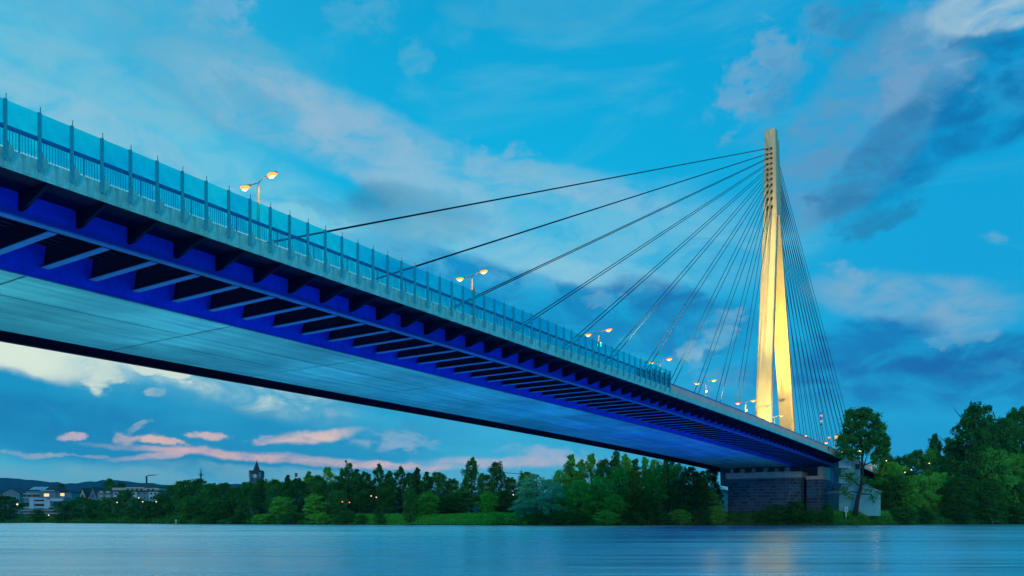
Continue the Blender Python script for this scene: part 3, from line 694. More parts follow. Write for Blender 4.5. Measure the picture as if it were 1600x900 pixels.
wm = MB(); wm.add([(-7700, -500, 0), (7700, -500, 0), (7700, 7100, 0), (-7700, 7100, 0)], [(0, 1, 2, 3)])
wm.build('river_water', M['water'], None, kind='structure', centre=(0, 0, 0))
# hills far off
hm = MB(); vs = []; fs = []; hp = [(-2500, 740), (-900, 735), (-300, 742), (-100, 744), (0, 747), (30, 750), (70, 753), (95, 756), (130, 755), (150, 752), (175, 750.5), (200, 752), (240, 757), (300, 761), (360, 756), (420, 757), (470, 753), (520, 758), (620, 768), (900, 772), (1300, 770), (1700, 765), (2600, 760)]
hx = list(np.arange(-900, 2300, 10))
for px in hx:
    py = np.interp(px, [p[0] for p in hp], [p[1] for p in hp])
    for d, t in ((2600, -1), (3000, .25), (3400, .7), (3800, 1.0), (4000, .9), (4400, .6)):
        x, y = ground_xy(px, d); top = z_at(py, 3800)
        vs.append((x, y, -8 if t < 0 else top*t+rnd.uniform(-3, 3)*(t > 0)+rnd.uniform(0, 5)*(t == 1)))
for i in range(len(hx)-1):
    for k in range(5): fs.append((i*6+k, (i+1)*6+k, (i+1)*6+k+1, i*6+k+1))
hm.add(vs, fs).build('hills', M['hill'], None, kind='structure', centre=(0, 0, 0))
# grass tufts on the bank
gm_ = MB()
nG = 20000
for _ in range(nG):
    px = rnd.uniform(520, 860) if rnd.random() < .7 else rnd.uniform(1280, 1480); o = rnd.uniform(.8, 26)
    d = shore(px)+o; x, y = ground_xy(px, d); z = gz(px, o)
    a = rnd.uniform(0, pi); w_ = rnd.uniform(.12, .3); h = rnd.uniform(.18, .5)
    gm_.v += [(x-cos(a)*w_, y-sin(a)*w_, z-.1), (x+cos(a)*w_, y+sin(a)*w_, z-.1), (x+rnd.uniform(-.15, .15), y, z+h)]
    k = len(gm_.v); gm_.f.append((k-3, k-2, k-1))
me, c = gm_.mesh('grass', M['leaf_bright'], False, (0, 0, 0)); o = bpy.data.objects.new('grass', me); put(o); tag(o, 'bright green grass growing on the far river bank', 'grass', None, 'stuff')
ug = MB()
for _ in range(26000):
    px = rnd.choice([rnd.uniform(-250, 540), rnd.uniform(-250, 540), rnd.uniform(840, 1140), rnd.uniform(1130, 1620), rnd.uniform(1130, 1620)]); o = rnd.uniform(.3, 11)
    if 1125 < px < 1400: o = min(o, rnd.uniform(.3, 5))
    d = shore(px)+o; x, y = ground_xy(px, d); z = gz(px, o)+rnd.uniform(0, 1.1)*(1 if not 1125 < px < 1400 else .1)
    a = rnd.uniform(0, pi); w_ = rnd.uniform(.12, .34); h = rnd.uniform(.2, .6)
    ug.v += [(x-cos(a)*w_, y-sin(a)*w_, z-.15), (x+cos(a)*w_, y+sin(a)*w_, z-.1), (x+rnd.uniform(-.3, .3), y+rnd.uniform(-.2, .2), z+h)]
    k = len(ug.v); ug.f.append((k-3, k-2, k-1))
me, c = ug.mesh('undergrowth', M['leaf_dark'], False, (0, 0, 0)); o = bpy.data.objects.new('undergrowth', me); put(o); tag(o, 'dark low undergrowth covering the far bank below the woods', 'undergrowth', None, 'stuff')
# stones along the water line near the pier
st = MB()
for _ in range(1300):
    px = rnd.uniform(1060, 1560) if rnd.random() < .7 else rnd.uniform(400, 1060); oo = rnd.uniform(-.3, 1.6); x, y = ground_xy(px, shore(px)+oo); r_ = rnd.uniform(.1, .35); z = gz(px, oo)
    p = [(x+sx*r_*rnd.uniform(.6, 1), y+sy*r_*rnd.uniform(.6, 1), z+sz*r_*.6*rnd.uniform(.7, 1)) for sx, sy, sz in ((-1, -1, -1), (1, -1, -1), (1, 1, -1), (-1, 1, -1), (-1, -1, 1), (1, -1, 1), (1, 1, 1), (-1, 1, 1))]
    st.hexa(p)
me, c = st.mesh('shore_stones', M['soil'], False, (0, 0, 0)); o = bpy.data.objects.new('shore_stones', me); put(o); tag(o, 'dark stones along the waterline of the far bank', 'stones', None, 'stuff')

# ================================================================== TREES
def crown_mesh(name, m, H, Wd, kind, nleaf, seed, leaf=.5):
    r = np.random.RandomState(seed)
    if kind == 'round': prof = lambda t: np.sqrt(np.clip(1-(2*t-.95)**2/1.15, 0.02, 1))
    elif kind == 'column': prof = lambda t: np.clip(1-np.clip(t, 0, 1)**2.6, .08, 1)**.8
    elif kind == 'cone': prof = lambda t: np.clip(1.05-t, .06, 1)**.6
    else: prof = lambda t: np.clip(1-np.clip(t, 0, 1)**3, .12, 1)**.7
    nl = {'round': 90, 'column': 64, 'cone': 70, 'airy': 60}[kind]
    t = r.uniform(.02, 1, nl); ang = r.uniform(0, 2*pi, nl)
    rad = prof(t)*Wd/2*r.uniform(.25, 1.0, nl)**.7*r.uniform(.72, 1.06, nl)
    lc = np.stack([np.cos(ang)*rad, np.sin(ang)*rad, t*H*.94+.03*H], 1)
    lr = Wd*r.uniform(.055, .135, nl)*(.85 if kind == 'airy' else 1)*(0.6+.4*prof(t))
    idx = r.randint(0, nl, nleaf)
    d = r.normal(size=(nleaf, 3)); d /= np.linalg.norm(d, axis=1)[:, None]
    rr = lr[idx]*(r.uniform(.2, 1.0, nleaf)**.7+np.abs(r.normal(0, .22, nleaf)))
    sq = np.array([1, 1, .8 if kind != 'airy' else 1.25])
    p = lc[idx]+d*rr[:, None]*sq
    ninner = int(nleaf*.22)                       # inner fill
    tt = r.uniform(.03, .93, ninner); a2 = r.uniform(0, 2*pi, ninner); r2 = prof(tt)*Wd/2*np.sqrt(r.uniform(0, .45, ninner))
    p[:ninner] = np.stack([np.cos(a2)*r2, np.sin(a2)*r2, tt*H], 1)
    nrm = d+r.normal(size=(nleaf, 3))*.55; nrm /= np.linalg.norm(nrm, axis=1)[:, None]
    u = np.cross(nrm, r.normal(size=(nleaf, 3))); u /= np.linalg.norm(u, axis=1)[:, None]; v = np.cross(nrm, u)
    s = leaf*r.uniform(.55, 1.25, nleaf)[:, None]
    a = p-u*s*.55; b = p-v*s*.32; c = p+u*s*.55; e = p+v*s*.32
    co = np.stack([a, b, c, e], 1).reshape(-1, 3)
    me = bpy.data.meshes.new(name); me.vertices.add(len(co)); me.vertices.foreach_set('co', co.astype('f').ravel())
    nq = nleaf; me.loops.add(nq*4); me.loops.foreach_set('vertex_index', np.arange(nq*4, dtype='i'))
    me.polygons.add(nq); me.polygons.foreach_set('loop_start', np.arange(0, nq*4, 4, dtype='i'))
    me.materials.append(m); me.update(); me.validate(); return me
def trunk_mesh(H, Wd, seed):
    r = random.Random(seed); mb = MB()
    pts = [(0, 0, -.5), (.1, 0, H*.15), (r.uniform(-.2, .2), r.uniform(-.2, .2), H*.4), (r.uniform(-.4, .4), r.uniform(-.3, .3), H*.8)]
    mb.tube(pts, [H*.024, H*.02, H*.014, H*.005], 8)
    for k in range(9):
        t = r.uniform(.16, .72); a = r.uniform(0, 2*pi); L_ = Wd*r.uniform(.28, .45)
        z = H*t; x0 = 0
        mb.tube([(0, 0, z), (cos(a)*L_*.5, sin(a)*L_*.5, z+L_*.35), (cos(a)*L_, sin(a)*L_, z+L_*.9)], [H*.009, H*.006, H*.002], 5)
    return mb.mesh('trunk', M['bark'], True, (0, 0, 0))[0]
PROTO = {}
def proto(kind, tone, k):
    key = (kind, tone, k)
    if key not in PROTO:
        H = 16; Wd = {'round': 11, 'column': 6.5, 'cone': 8, 'airy': 8}[kind]
        sd_ = hash((len(kind), len(tone), k)) % 9999+k*17+ord(kind[0])+ord(tone[0])
        PROTO[key] = (crown_mesh('crown', M['leaf_'+tone], H, Wd, kind, {'round': 9500, 'column': 7500, 'cone': 7500, 'airy': 6200}[kind], sd_), trunk_mesh(H, Wd, sd_), H, Wd)
    return PROTO[key]
def place_tree(px, top, wpx, kind, tone, off, label, k=0, cat='tree', group=None, name=None, base=None, d=None):
    d = d or shore(px)+off; o_ = d-shore(px)
    x, y = ground_xy(px, d); z = gz(px, o_) if base is None else base
    H = (z_at(top, d)-z)*1.05; Wd = wpx*d/F*{'round': 1.12, 'column': 1.3, 'cone': 1.5, 'airy': 1.45}[kind]
    cm, tm, h0, w0 = proto(kind, tone, k)
    nm = name or {'round': 'broadleaf_tree', 'column': 'columnar_tree', 'cone': 'pointed_tree', 'airy': 'poplar_tree'}[kind]
    r = root(nm, (x, y, z), label, cat, group); r.rotation_euler.z = rnd.uniform(0, 6.28)
    for nm2, me in (('crown', cm), ('trunk', tm)):
        c = bpy.data.objects.new(nm2, me); put(c, r, (x, y, z)); c.scale = (Wd/w0, Wd/w0, H/h0)
    return r
TONE = {'dark': 'dark green', 'mid': 'mid-green', 'pale': 'pale grey-green', 'bright': 'bright green', 'rust': 'yellow-brown tinged'}
FORM = {'round': 'rounded tree', 'column': 'narrow upright tree', 'cone': 'pointed tree', 'airy': 'feathery tree'}
ORD = ['leftmost', 'second', 'third', 'fourth', 'fifth', 'sixth', 'seventh', 'eighth', 'ninth', 'tenth', 'eleventh', 'twelfth', 'thirteenth', 'fourteenth', 'fifteenth', 'sixteenth', 'seventeenth', 'eighteenth', 'nineteenth', 'twentieth']
D_, M_, P_, B_, U_ = 'dark', 'mid', 'pale', 'bright', 'rust'
STRETCH = {
 'at the waterline before the town': [(8, 777, 56, 'round', D_, 6), (-40, 772, 70, 'round', D_, 8), (60, 797, 24, 'round', D_, 4), (104, 783, 44, 'round', D_, 6), (128, 778, 40, 'round', D_, 10), (150, 782, 40, 'round', D_, 7), (172, 779, 44, 'round', D_, 9), (196, 768, 38, 'round', D_, 14), (215, 780, 36, 'round', D_, 8), (234, 783, 34, 'round', D_, 6)],
 'in the wood left of the church spire': [(254, 772, 44, 'round', D_, 12), (272, 760, 44, 'round', D_, 16), (290, 752, 46, 'round', D_, 22), (312, 751, 42, 'round', D_, 26), (330, 757, 40, 'round', D_, 16), (352, 757, 34, 'round', D_, 20), (372, 762, 40, 'round', D_, 14), (300, 775, 50, 'round', D_, 7), (345, 778, 44, 'round', D_, 6), (386, 754, 40, 'round', D_, 8)],
 'in the wood right of the church spire': [(408, 750, 36, 'round', D_, 20), (430, 752, 40, 'round', D_, 12), (449, 743, 22, 'column', D_, 30), (464, 750, 32, 'round', D_, 18), (482, 738, 30, 'column', M_, 26), (497, 746, 34, 'round', D_, 16), (512, 732, 28, 'airy', M_, 22), (528, 745, 30, 'round', D_, 14), (545, 722, 28, 'airy', D_, 24), (440, 776, 40, 'round', M_, 8), (492, 772, 36, 'column', M_, 8), (530, 768, 34, 'round', D_, 9)],
 'in the dark wood behind the bright meadow': [(556, 734, 28, 'column', D_, 40), (572, 739, 30, 'airy', D_, 34), (592, 728, 24, 'airy', D_, 38), (609, 738, 28, 'column', D_, 34), (625, 732, 26, 'airy', D_, 40), (641, 742, 30, 'round', D_, 34), (652, 733, 24, 'column', D_, 44), (666, 738, 26, 'column', D_, 36), (684, 741, 40, 'round', D_, 40), (706, 750, 36, 'round', D_, 44), (737, 718, 30, 'airy', D_, 36), (757, 742, 36, 'round', D_, 34), (776, 723, 32, 'round', D_, 40), (797, 748, 32, 'round', D_, 44), (822, 738, 34, 'round', D_, 40), (600, 756, 36, 'round', D_, 26), (720, 764, 50, 'round', D_, 26), (573, 765, 40, 'round', D_, 22), (790, 768, 50, 'round', D_, 30)],
 'in the tall grove before the bridge pier': [(893, 712, 30, 'cone', M_, 24), (876, 738, 40, 'round', M_, 18), (908, 722, 26, 'cone', M_, 28), (924, 714, 28, 'airy', M_, 30), (944, 722, 34, 'round', D_, 26), (962, 703, 26, 'airy', D_, 34), (978, 712, 26, 'cone', M_, 30), (992, 716, 24, 'cone', D_, 32), (1008, 718, 26, 'cone', M_, 32), (1024, 722, 34, 'round', M_, 28), (1044, 713, 30, 'airy', D_, 34), (1060, 724, 30, 'round', M_, 28), (1078, 730, 36, 'round', D_, 24), (1094, 738, 32, 'round', M_, 24), (1112, 733, 32, 'round', D_, 36)],
 'at the front of the grove': [(905, 752, 46, 'round', M_, 10), (937, 744, 44, 'round', M_, 13), (966, 732, 40, 'round', M_, 16), (990, 738, 36, 'round', U_, 16), (1020, 740, 40, 'round', B_, 14), (1038, 736, 26, 'round', U_, 20), (1062, 752, 44, 'round', D_, 11), (1090, 760, 40, 'round', D_, 10), (1112, 764, 36, 'column', M_, 9), (880, 770, 40, 'round', M_, 8), (1012, 772, 40, 'round', D_, 7), (960, 775, 44, 'round', M_, 6)],
 'between the lone tree and the tall right trees': [(1392, 722, 50, 'round', M_, 36), (1384, 742, 40, 'round', D_, 30), (1410, 715, 44, 'round', D_, 48), (1432, 708, 46, 'round', D_, 50), (1460, 684, 26, 'round', D_, 44), (1456, 706, 44, 'round', M_, 40), (1404, 745, 46, 'round', D_, 22), (1436, 742, 50, 'round', M_, 24), (1466, 738, 46, 'round', M_, 20), (1422, 762, 34, 'round', M_, 14), (1386, 714, 34, 'round', D_, 38), (1396, 726, 34, 'round', M_, 30)],
 'in the tall wood at the right edge': [(1492, 704, 64, 'round', D_, 26), (1530, 634, 84, 'round', D_, 24), (1508, 668, 60, 'airy', D_, 20), (1566, 655, 76, 'round', D_, 30), (1592, 642, 60, 'round', D_, 34), (1548, 700, 80, 'round', M_, 12), (1590, 712, 70, 'round', M_, 10), (1500, 745, 60, 'round', D_, 8), (1545, 752, 60, 'round', D_, 5), (1592, 755, 60, 'round', D_, 5), (1640, 660, 90, 'round', D_, 20), (1690, 700, 90, 'round', D_, 16)]}
for place, lst in STRETCH.items():
    lst = sorted(lst)
    cnt = {}
    for j, (px, top, wp, kind, tone, off) in enumerate(lst):
        key = (kind, tone); cnt[key] = cnt.get(key, 0)+1
    seen = {}
    for j, (px, top, wp, kind, tone, off) in enumerate(lst):
        key = (kind, tone); i = seen.get(key, 0); seen[key] = i+1
        what = f"{TONE[tone]} {FORM[kind]}"
        if cnt[key] == 1: lab = f"only {what} {place}"
        elif i == 0: lab = f"leftmost {what} {place}"
        elif i == cnt[key]-1: lab = f"rightmost {what} {place}"
        else: lab = f"{ORD[i]} {what} from left {place}"
        place_tree(px, top, wp, kind, tone, off, lab, k=j % 3, group='trees on the far bank')
SINGLES = [(668, 770, 40, 'round', B_, 13, 'bright green round bush-like tree alone on the meadow', 'tree'),
 (641, 764, 26, 'round', D_, 4, 'dark green oval tree standing at the water left of the bright bush', 'tree'),
 (593, 790, 18, 'column', D_, 1.5, 'small dark upright shrub at the waterline at the meadow start', 'shrub'),
 (762, 768, 30, 'round', B_, 16, 'yellowish-green small tree at the back of the meadow', 'tree'),
 (700, 778, 46, 'round', D_, 20, 'low blue-green shrub mass right of the bright bush', 'shrub'),
 (838, 744, 58, 'round', P_, 12, 'pale silvery willow leaning at the left end of the tall grove', 'willow'),
 (862, 752, 50, 'round', P_, 8, 'silvery willow touching the right side of the larger pale willow', 'willow'),
 (820, 778, 40, 'round', P_, 7, 'low pale willow bush at the foot of the willows', 'shrub'),
 (826, 742, 30, 'round', M_, 22, 'green tree peeping up behind the left pale willow', 'tree')]
for (px, top, wp, kind, tone, off, lab, cat) in SINGLES:
    place_tree(px, top, wp, kind, tone, off, lab, k=1, cat=cat, name='willow_tree' if cat == 'willow' else ('shrub' if cat == 'shrub' else None))
# shrubs along the waterline
shr = [(330, 803, 40, D_), (372, 806, 34, D_), (410, 803, 36, M_), (455, 800, 40, D_), (500, 802, 34, M_), (540, 798, 36, D_), (565, 804, 22, D_), (775, 800, 30, M_), (800, 802, 26, M_), (838, 800, 34, D_), (870, 800, 34, D_), (905, 801, 36, D_), (945, 799, 38, M_), (985, 798, 38, D_), (1025, 799, 40, D_), (1062, 797, 36, M_), (1095, 797, 34, D_), (1120, 790, 30, M_),
 (1194, 797, 34, D_), (1212, 790, 46, D_), (1244, 784, 40, D_), (1292, 790, 26, D_), (1408, 792, 52, D_), (1440, 796, 44, D_), (1495, 790, 50, D_), (1540, 790, 50, D_), (1585, 786, 56, D_), (1268, 797, 30, D_)]
shr.sort()
cn = {}
for i, (px, top, wp, tone) in enumerate(shr):
    pl = ('beside the left wood' if px < 560 else 'at the meadow edge' if px < 850 else 'below the tall grove' if px < 1130 else 'in front of the masonry piers' if px < 1300 else 'below the right wood')
    key = (tone, pl); cn[key] = cn.get(key, 0)+1
    place_tree(px, top, wp, 'round', tone, 1.6 if px < 1130 or px > 1330 else 1.2, f"{('leftmost' if cn[key]==1 else ORD[cn[key]-1])} low {TONE[tone]} waterside shrub {pl}", k=i % 3, cat='shrub', group='shrubs along the waterline', name='shrub')
# the lone tree before the stair tower: own trunk, limbs and crown
dl = 194; lx, ly = ground_xy(1338, dl); lz = gz(1338, max(0, dl-shore(1338)))
lone = root('lone_tree', (lx, ly, lz), 'tall solitary broadleaf tree with bare leaning trunk before the stair building', 'tree')
def Lp(px, py, dy=0):
    x, y = ground_xy(px, dl+dy); return (x, y, z_at(py, dl+dy))
MB().tube([Lp(1336, 806), Lp(1340, 780), Lp(1346, 758), Lp(1348, 738), Lp(1347, 715), Lp(1348, 690)], [.62, .48, .38, .30, .24, .12], 10).build('trunk', M['bark'], lone, smooth=True)
for pts in ([(1347, 742), (1352, 720), (1360, 700), (1368, 680)], [(1348, 735), (1341, 715), (1334, 695), (1326, 675)], [(1347, 720), (1351, 695), (1353, 665)], [(1346, 762), (1335, 752), (1322, 742)], [(1346, 758), (1358, 752), (1372, 752)], [(1344, 770), (1330, 768), (1318, 772)], [(1344, 772), (1358, 772), (1368, 778)], [(1348, 728), (1362, 722), (1378, 712)]):
    MB().tube([Lp(a, b, rnd.uniform(-1, 1)*(i > 0)) for i, (a, b) in enumerate(pts)], [.2, .14, .09, .03][:len(pts)], 6).build('limb', M['bark'], lone, smooth=True)
def leaf_cloud(lobes, nper, leaf, seed, m, parent, name):
    r = np.random.RandomState(seed); P = []
    sub = []
    for (px, py, rp, ry) in lobes:
        for _ in range(24):
            a = r.uniform(0, 2*pi); q = r.uniform(.0, 1.0)**.6; sub.append((px+cos(a)*rp*q, py+sin(a)*ry*q, rp*r.uniform(.14, .36), ry*r.uniform(.12, .30)))
    for (px, py, rp, ry) in sub:
        n_ = int(nper*(rp*ry)/300.0)
        c = np.array(Lp(px, py, r.uniform(-3.0, 3.0)*min(1, rp/3))); rad = rp*dl/F; rz_ = ry*dl/F
        d_ = r.normal(size=(n_, 3)); d_ /= np.linalg.norm(d_, axis=1)[:, None]
        P.append(c+d_*(np.abs(r.normal(0, 1.0, n_))*.95)[:, None]*np.array([rad, rad, rz_]))
    p = np.concatenate(P); n_ = len(p); nrm = r.normal(size=(n_, 3)); nrm /= np.linalg.norm(nrm, axis=1)[:, None]
    u = np.cross(nrm, r.normal(size=(n_, 3))); u /= np.linalg.norm(u, axis=1)[:, None]; v = np.cross(nrm, u); s = leaf*r.uniform(.5, 1.25, n_)[:, None]
    co = np.stack([p-u*s*.55, p-v*s*.32, p+u*s*.55, p+v*s*.32], 1).reshape(-1, 3)-np.array((lx, ly, lz))
    me = bpy.data.meshes.new(name); me.vertices.add(len(co)); me.vertices.foreach_set('co', co.astype('f').ravel())
    me.loops.add(n_*4); me.loops.foreach_set('vertex_index', np.arange(n_*4, dtype='i')); me.polygons.add(n_); me.polygons.foreach_set('loop_start', np.arange(0, n_*4, 4, dtype='i'))
    me.materials.append(m); me.update(); me.validate(); o = bpy.data.objects.new(name, me); put(o, parent, (lx, ly, lz)); return o
lobes = [(1350, 650, 16, 12), (1335, 658, 16, 14), (1364, 657, 16, 14), (1326, 675, 14, 14), (1345, 675, 18, 16), (1368, 675, 16, 16), (1378, 690, 12, 14), (1322, 692, 13, 12), (1340, 695, 15, 12), (1362, 698, 15, 13), (1380, 706, 10, 10), (1318, 708, 12, 9), (1334, 712, 12, 8), (1370, 716, 12, 9), (1352, 642, 10, 6), (1384, 697, 8, 9), (1330, 645, 9, 6)]
leaf_cloud(lobes, 3600, .42, 5, M['leaf_dark'], lone, 'crown')
leaf_cloud([(1322, 744, 11, 5), (1312, 738, 7, 4), (1330, 752, 11, 5), (1318, 768, 9, 7), (1326, 776, 8, 6), (1366, 778, 8, 7), (1360, 752, 14, 5), (1376, 750, 12, 6), (1372, 770, 6, 5), (1345, 748, 12, 4), (1330, 742, 10, 5), (1356, 764, 9, 5)], 900, .36, 6, M['leaf_dark'], lone, 'low_foliage')

# ================================================================== BUILDINGS
UX = (cos(TH), sin(TH)); UY = (-sin(TH), cos(TH))
def bpos(px, d, lift=0): return ground_xy(px, d)
class Bld:
    """helper: a block whose front faces the river; x across the picture, z up"""
    def __init__(s, name, px, d, label, cat='building', rot=0.0, group=None):
        s.d = d; s.o = ground_xy(px, d); s.pc = px
        c, sn = cos(TH+rot), sin(TH+rot); s.ux = (c, sn); s.uy = (-sn, c)
        s.r = root(name, (s.o[0], s.o[1], 1.0), label, cat, group)
    def X(s, px): return (px-s.pc)*s.d/F
    def Z(s, py): return z_at(py, s.d)
    def W(s, x, y, z): return (s.o[0]+s.ux[0]*x+s.uy[0]*y, s.o[1]+s.ux[1]*x+s.uy[1]*y, z)
    def box(s, name, x0, x1, y0, y1, z0, z1, m, parent=None):
        mb = MB(); v = [s.W(x, y, z) for z in (z0, z1) for x, y in ((x0, y0), (x1, y0), (x1, y1), (x0, y1))]
        return mb.hexa(v).build(name, m, parent or s.r)
    def gable(s, name, x0, x1, y0, y1, z0, z1, m, along='x', over=0.0, parent=None, hip=0.0):
        mb = MB()
        if along == 'x':
            ym = (y0+y1)/2
            v = [s.W(x0, y0, z0), s.W(x1, y0, z0), s.W(x1, y1, z0), s.W(x0, y1, z0), s.W(x0+hip, ym, z1), s.W(x1-hip, ym, z1)]
            f = [(0, 1, 5, 4), (2, 3, 4, 5), (0, 4, 3), (1, 2, 5), (0, 3, 2, 1)]
        else:
            xm = (x0+x1)/2
            v = [s.W(x0, y0, z0), s.W(x1, y0, z0), s.W(x1, y1, z0), s.W(x0, y1, z0), s.W(xm, y0+hip, z1), s.W(xm, y1-hip, z1)]
            f = [(0, 1, 4), (1, 2, 5, 4), (2, 3, 5), (3, 0, 4, 5), (0, 3, 2, 1)]
        return mb.add(v, f).build(name, m, parent or s.r)
    def win(s, x0, x1, z0, z1, lit=False, y=0.0):
        f = s.box('window', x0-.08, x1+.08, y-.10, y+.02, z0-.08, z1+.08, M['white'])
        s.box('pane', x0, x1, y-.13, y-.105, z0, z1, M['lit_window'] if lit else M['glass_dark'], f)
    def px(s, name, px0, px1, py0, py1, y0, y1, m): return s.box(name, s.X(px0), s.X(px1), y0, y1, s.Z(py1), s.Z(py0), m)
# grey gable house, far left
b = Bld('gable_house', 17, 420, 'grey gable-fronted house at the far left edge of the town', 'house')
b.box('wall', b.X(3), b.X(31), 0, 9, 1, b.Z(771), M['greywall']); b.gable('gable_wall', b.X(3), b.X(31), 0, 9, b.Z(771), b.Z(763.5), M['greywall'], 'y')
mb = MB()
for sg in (-1, 1):
    xe = b.X(17+sg*16)
    mb.hexa([b.W(b.X(17), -.4, b.Z(763)), b.W(xe, -.4, b.Z(772)), b.W(xe, 9.4, b.Z(772)), b.W(b.X(17), 9.4, b.Z(763)), b.W(b.X(17), -.4, b.Z(762.2)), b.W(xe, -.4, b.Z(771)), b.W(xe, 9.4, b.Z(771)), b.W(b.X(17), 9.4, b.Z(762.2))])
mb.build('roof', M['roof'], b.r)
for px in (10, 17, 24): b.win(b.X(px)-.5, b.X(px)+.5, b.Z(779), b.Z(776))
# small house
b = Bld('hip_roof_house', -25, 430, 'dark hip-roofed house cut by the left picture edge', 'house')
b.box('wall', -9, 9, 0, 9, 1, b.Z(772), M['greywall']); b.gable('roof', -9.6, 9.6, -.6, 9.6, b.Z(772), b.Z(764), M['roof'], 'x', hip=4)
for px in (-40, -25, -12): b.win(b.X(px)-.5, b.X(px)+.5, b.Z(779), b.Z(776))
# white terraced building
b = Bld('terraced_apartment_house', 66, 400, 'white terraced apartment house with balconies and pale rooflights', 'building')
b.px('wall', 36, 100, 777, 812, .5, 12, M['greywall'])
b.px('upper_storey', 36, 84, 766, 777, 2.2, 12, M['greywall'])
g = b.gable('roof', b.X(34), b.X(86), 1.5, 12.5, b.Z(766.5), b.Z(758), M['roof'], 'x', hip=2.5)
for (a0, a1) in ((42, 51), (52, 59), (60, 66)):
    z0, z1 = b.Z(765.4), b.Z(760.5); y0, y1 = 2.4, 5.0
    mb = MB(); mb.hexa([b.W(b.X(a0), y0-.15, z0), b.W(b.X(a1), y0-.15, z0), b.W(b.X(a1+2.2), y1-.15, z1), b.W(b.X(a0+2.2), y1-.15, z1), b.W(b.X(a0), y0-.3, z0+.15), b.W(b.X(a1), y0-.3, z0+.15), b.W(b.X(a1+2.2), y1-.3, z1+.15), b.W(b.X(a0+2.2), y1-.3, z1+.15)]).build('rooflight', M['solar'], b.r)
for (p0, p1, q0, q1, yy, mm) in ((47, 74, 778.5, 780.5, -.9, 'white'), (47, 54, 780.5, 795, -.6, 'white'), (70, 79, 780.5, 795, -.6, 'white'), (55, 70, 783.8, 787, -.9, 'white'), (55, 70, 791.5, 794, -.9, 'white'), (80, 99, 779, 783, -.7, 'white'), (79, 99, 791, 793, -.9, 'white'), (36, 60, 771, 772.2, -.3, 'cream'), (36, 60, 777, 778.3, -.3, 'cream'), (34, 47, 792.5, 794, -.5, 'white'), (34, 98, 797, 798.2, -1.5, 'cream'), (30, 98, 802, 803.2, -2.2, 'cream'), (62, 84, 766, 767, .6, 'white')):
    b.px('balcony_band', p0, p1, q0, q1, yy, .45, M[mm])
for (p0, p1, q0, q1, lit) in ((56, 69, 781, 783.4, 0), (56, 69, 787.6, 791, 0), (49, 52, 782, 784, 0), (49, 52, 788, 790, 0), (73, 77, 780.8, 783, 0), (73, 77, 787.5, 790, 0), (82, 97, 784, 790, 0), (37, 46, 785, 791.5, 0), (38, 45, 773, 776, 0), (47, 58, 773, 776, 0)):
    b.win(b.X(p0), b.X(p1), b.Z(q1), b.Z(q0), bool(lit), y=.45 if q0 > 777 else 2.15)
for (p0, p1, q0, q1) in ((65, 73, 771, 775.5),): b.win(b.X(p0), b.X(p1), b.Z(q1), b.Z(q0), True, y=2.15)
b2 = Bld('flat_roof_house', 94, 405, 'low flat-roofed house with one glowing yellow window right of the white terraced block', 'house')
b2.px('wall', 84, 110, 769, 812, 1.0, 9, M['greywall']); b2.px('roof', 83, 111, 768, 769.3, .6, 9.4, M['roof'])
b2.win(b2.X(92), b2.X(99), b2.Z(775), b2.Z(770.5), True, y=1.0)
# steep pair of gables
for (pc, hw, top, lab, mm) in ((129, 9, 763, 'pale steep gable house, left one of the pair', 'cream'), (145, 10, 761.5, 'steep gable house with yellow window at its left, right one of the pair', 'greywall')):
    b = Bld('steep_gable_house', pc, 440, lab, 'house', group='pair of steep gabled houses')
    z0 = b.Z(787)
    b.box('wall', b.X(pc-hw), b.X(pc+hw), 0, 12, 1, z0, M[mm]); b.gable('gable_wall', b.X(pc-hw), b.X(pc+hw), 0, 12, z0, b.Z(top+1), M[mm], 'y')
    mb = MB()
    for sg in (-1, 1):
        xe = b.X(pc+sg*(hw+.8)); zt = b.Z(top)
        mb.hexa([b.W(b.X(pc), -.3, zt-.3), b.W(xe, -.3, z0-.5), b.W(xe, 12.4, z0-.5), b.W(b.X(pc), 12.4, zt-.3), b.W(b.X(pc), -.3, zt+.4), b.W(xe+sg*.4, -.3, z0), b.W(xe+sg*.4, 12.4, z0), b.W(b.X(pc), 12.4, zt+.4)])
    mb.build('roof', M['roof'], b.r)
    b.win(b.X(pc)-.6, b.X(pc)+.6, b.Z(777), b.Z(773)); 
    if pc == 145: b.win(b.X(136.5), b.X(139.5), b.Z(784), b.Z(778), True, y=-.0)
# apartment row
b = Bld('apartment_block', 200, 400, 'long white apartment block with stacked rounded balconies and dark roof edge', 'building')
b.px('wall', 152, 250, 768, 812, 0, 12, M['greywall']); b.px('roof', 151, 252, 766, 768.4, -.6, 12.5, M['roof'])
for (p0, p1) in ((178, 184), (192, 199), (233, 247), (206, 214)): b.px('wall_panel', p0, p1, 768.6, 786, -.35, .02, M['white'])
for pc in (159, 170):
    for py in (768, 774.5, 781):
        mb = MB(); x = b.X(pc); z = b.Z(py+2.4)
        pts = [(x+cos(a)*1.1, -1.1*sin(a)-.0) for a in np.linspace(0, pi, 8)]
        vs = [b.W(u, v, z) for u, v in pts]+[b.W(u, v, z+1.0) for u, v in pts]; n = 8
        mb.add(vs, [tuple(range(n)), tuple(range(n, 2*n))]+[(i, (i+1) % n, (i+1) % n+n, i+n) for i in range(n)]).build('balcony', M['cream'], b.r)
for pc in (164, 175, 181, 188, 195.5, 203, 210, 218, 226, 237, 243):
    for py in (771, 777.5, 784): b.win(b.X(pc)-.55, b.X(pc)+.55, b.Z(py+1.6), b.Z(py-1.2), False, y=-.36 if pc in (181, 195.5, 237, 243, 210) else 0)
b = Bld('warehouse', 215, 520, 'long low roofed hall with bright eaves band behind the apartment block', 'building')
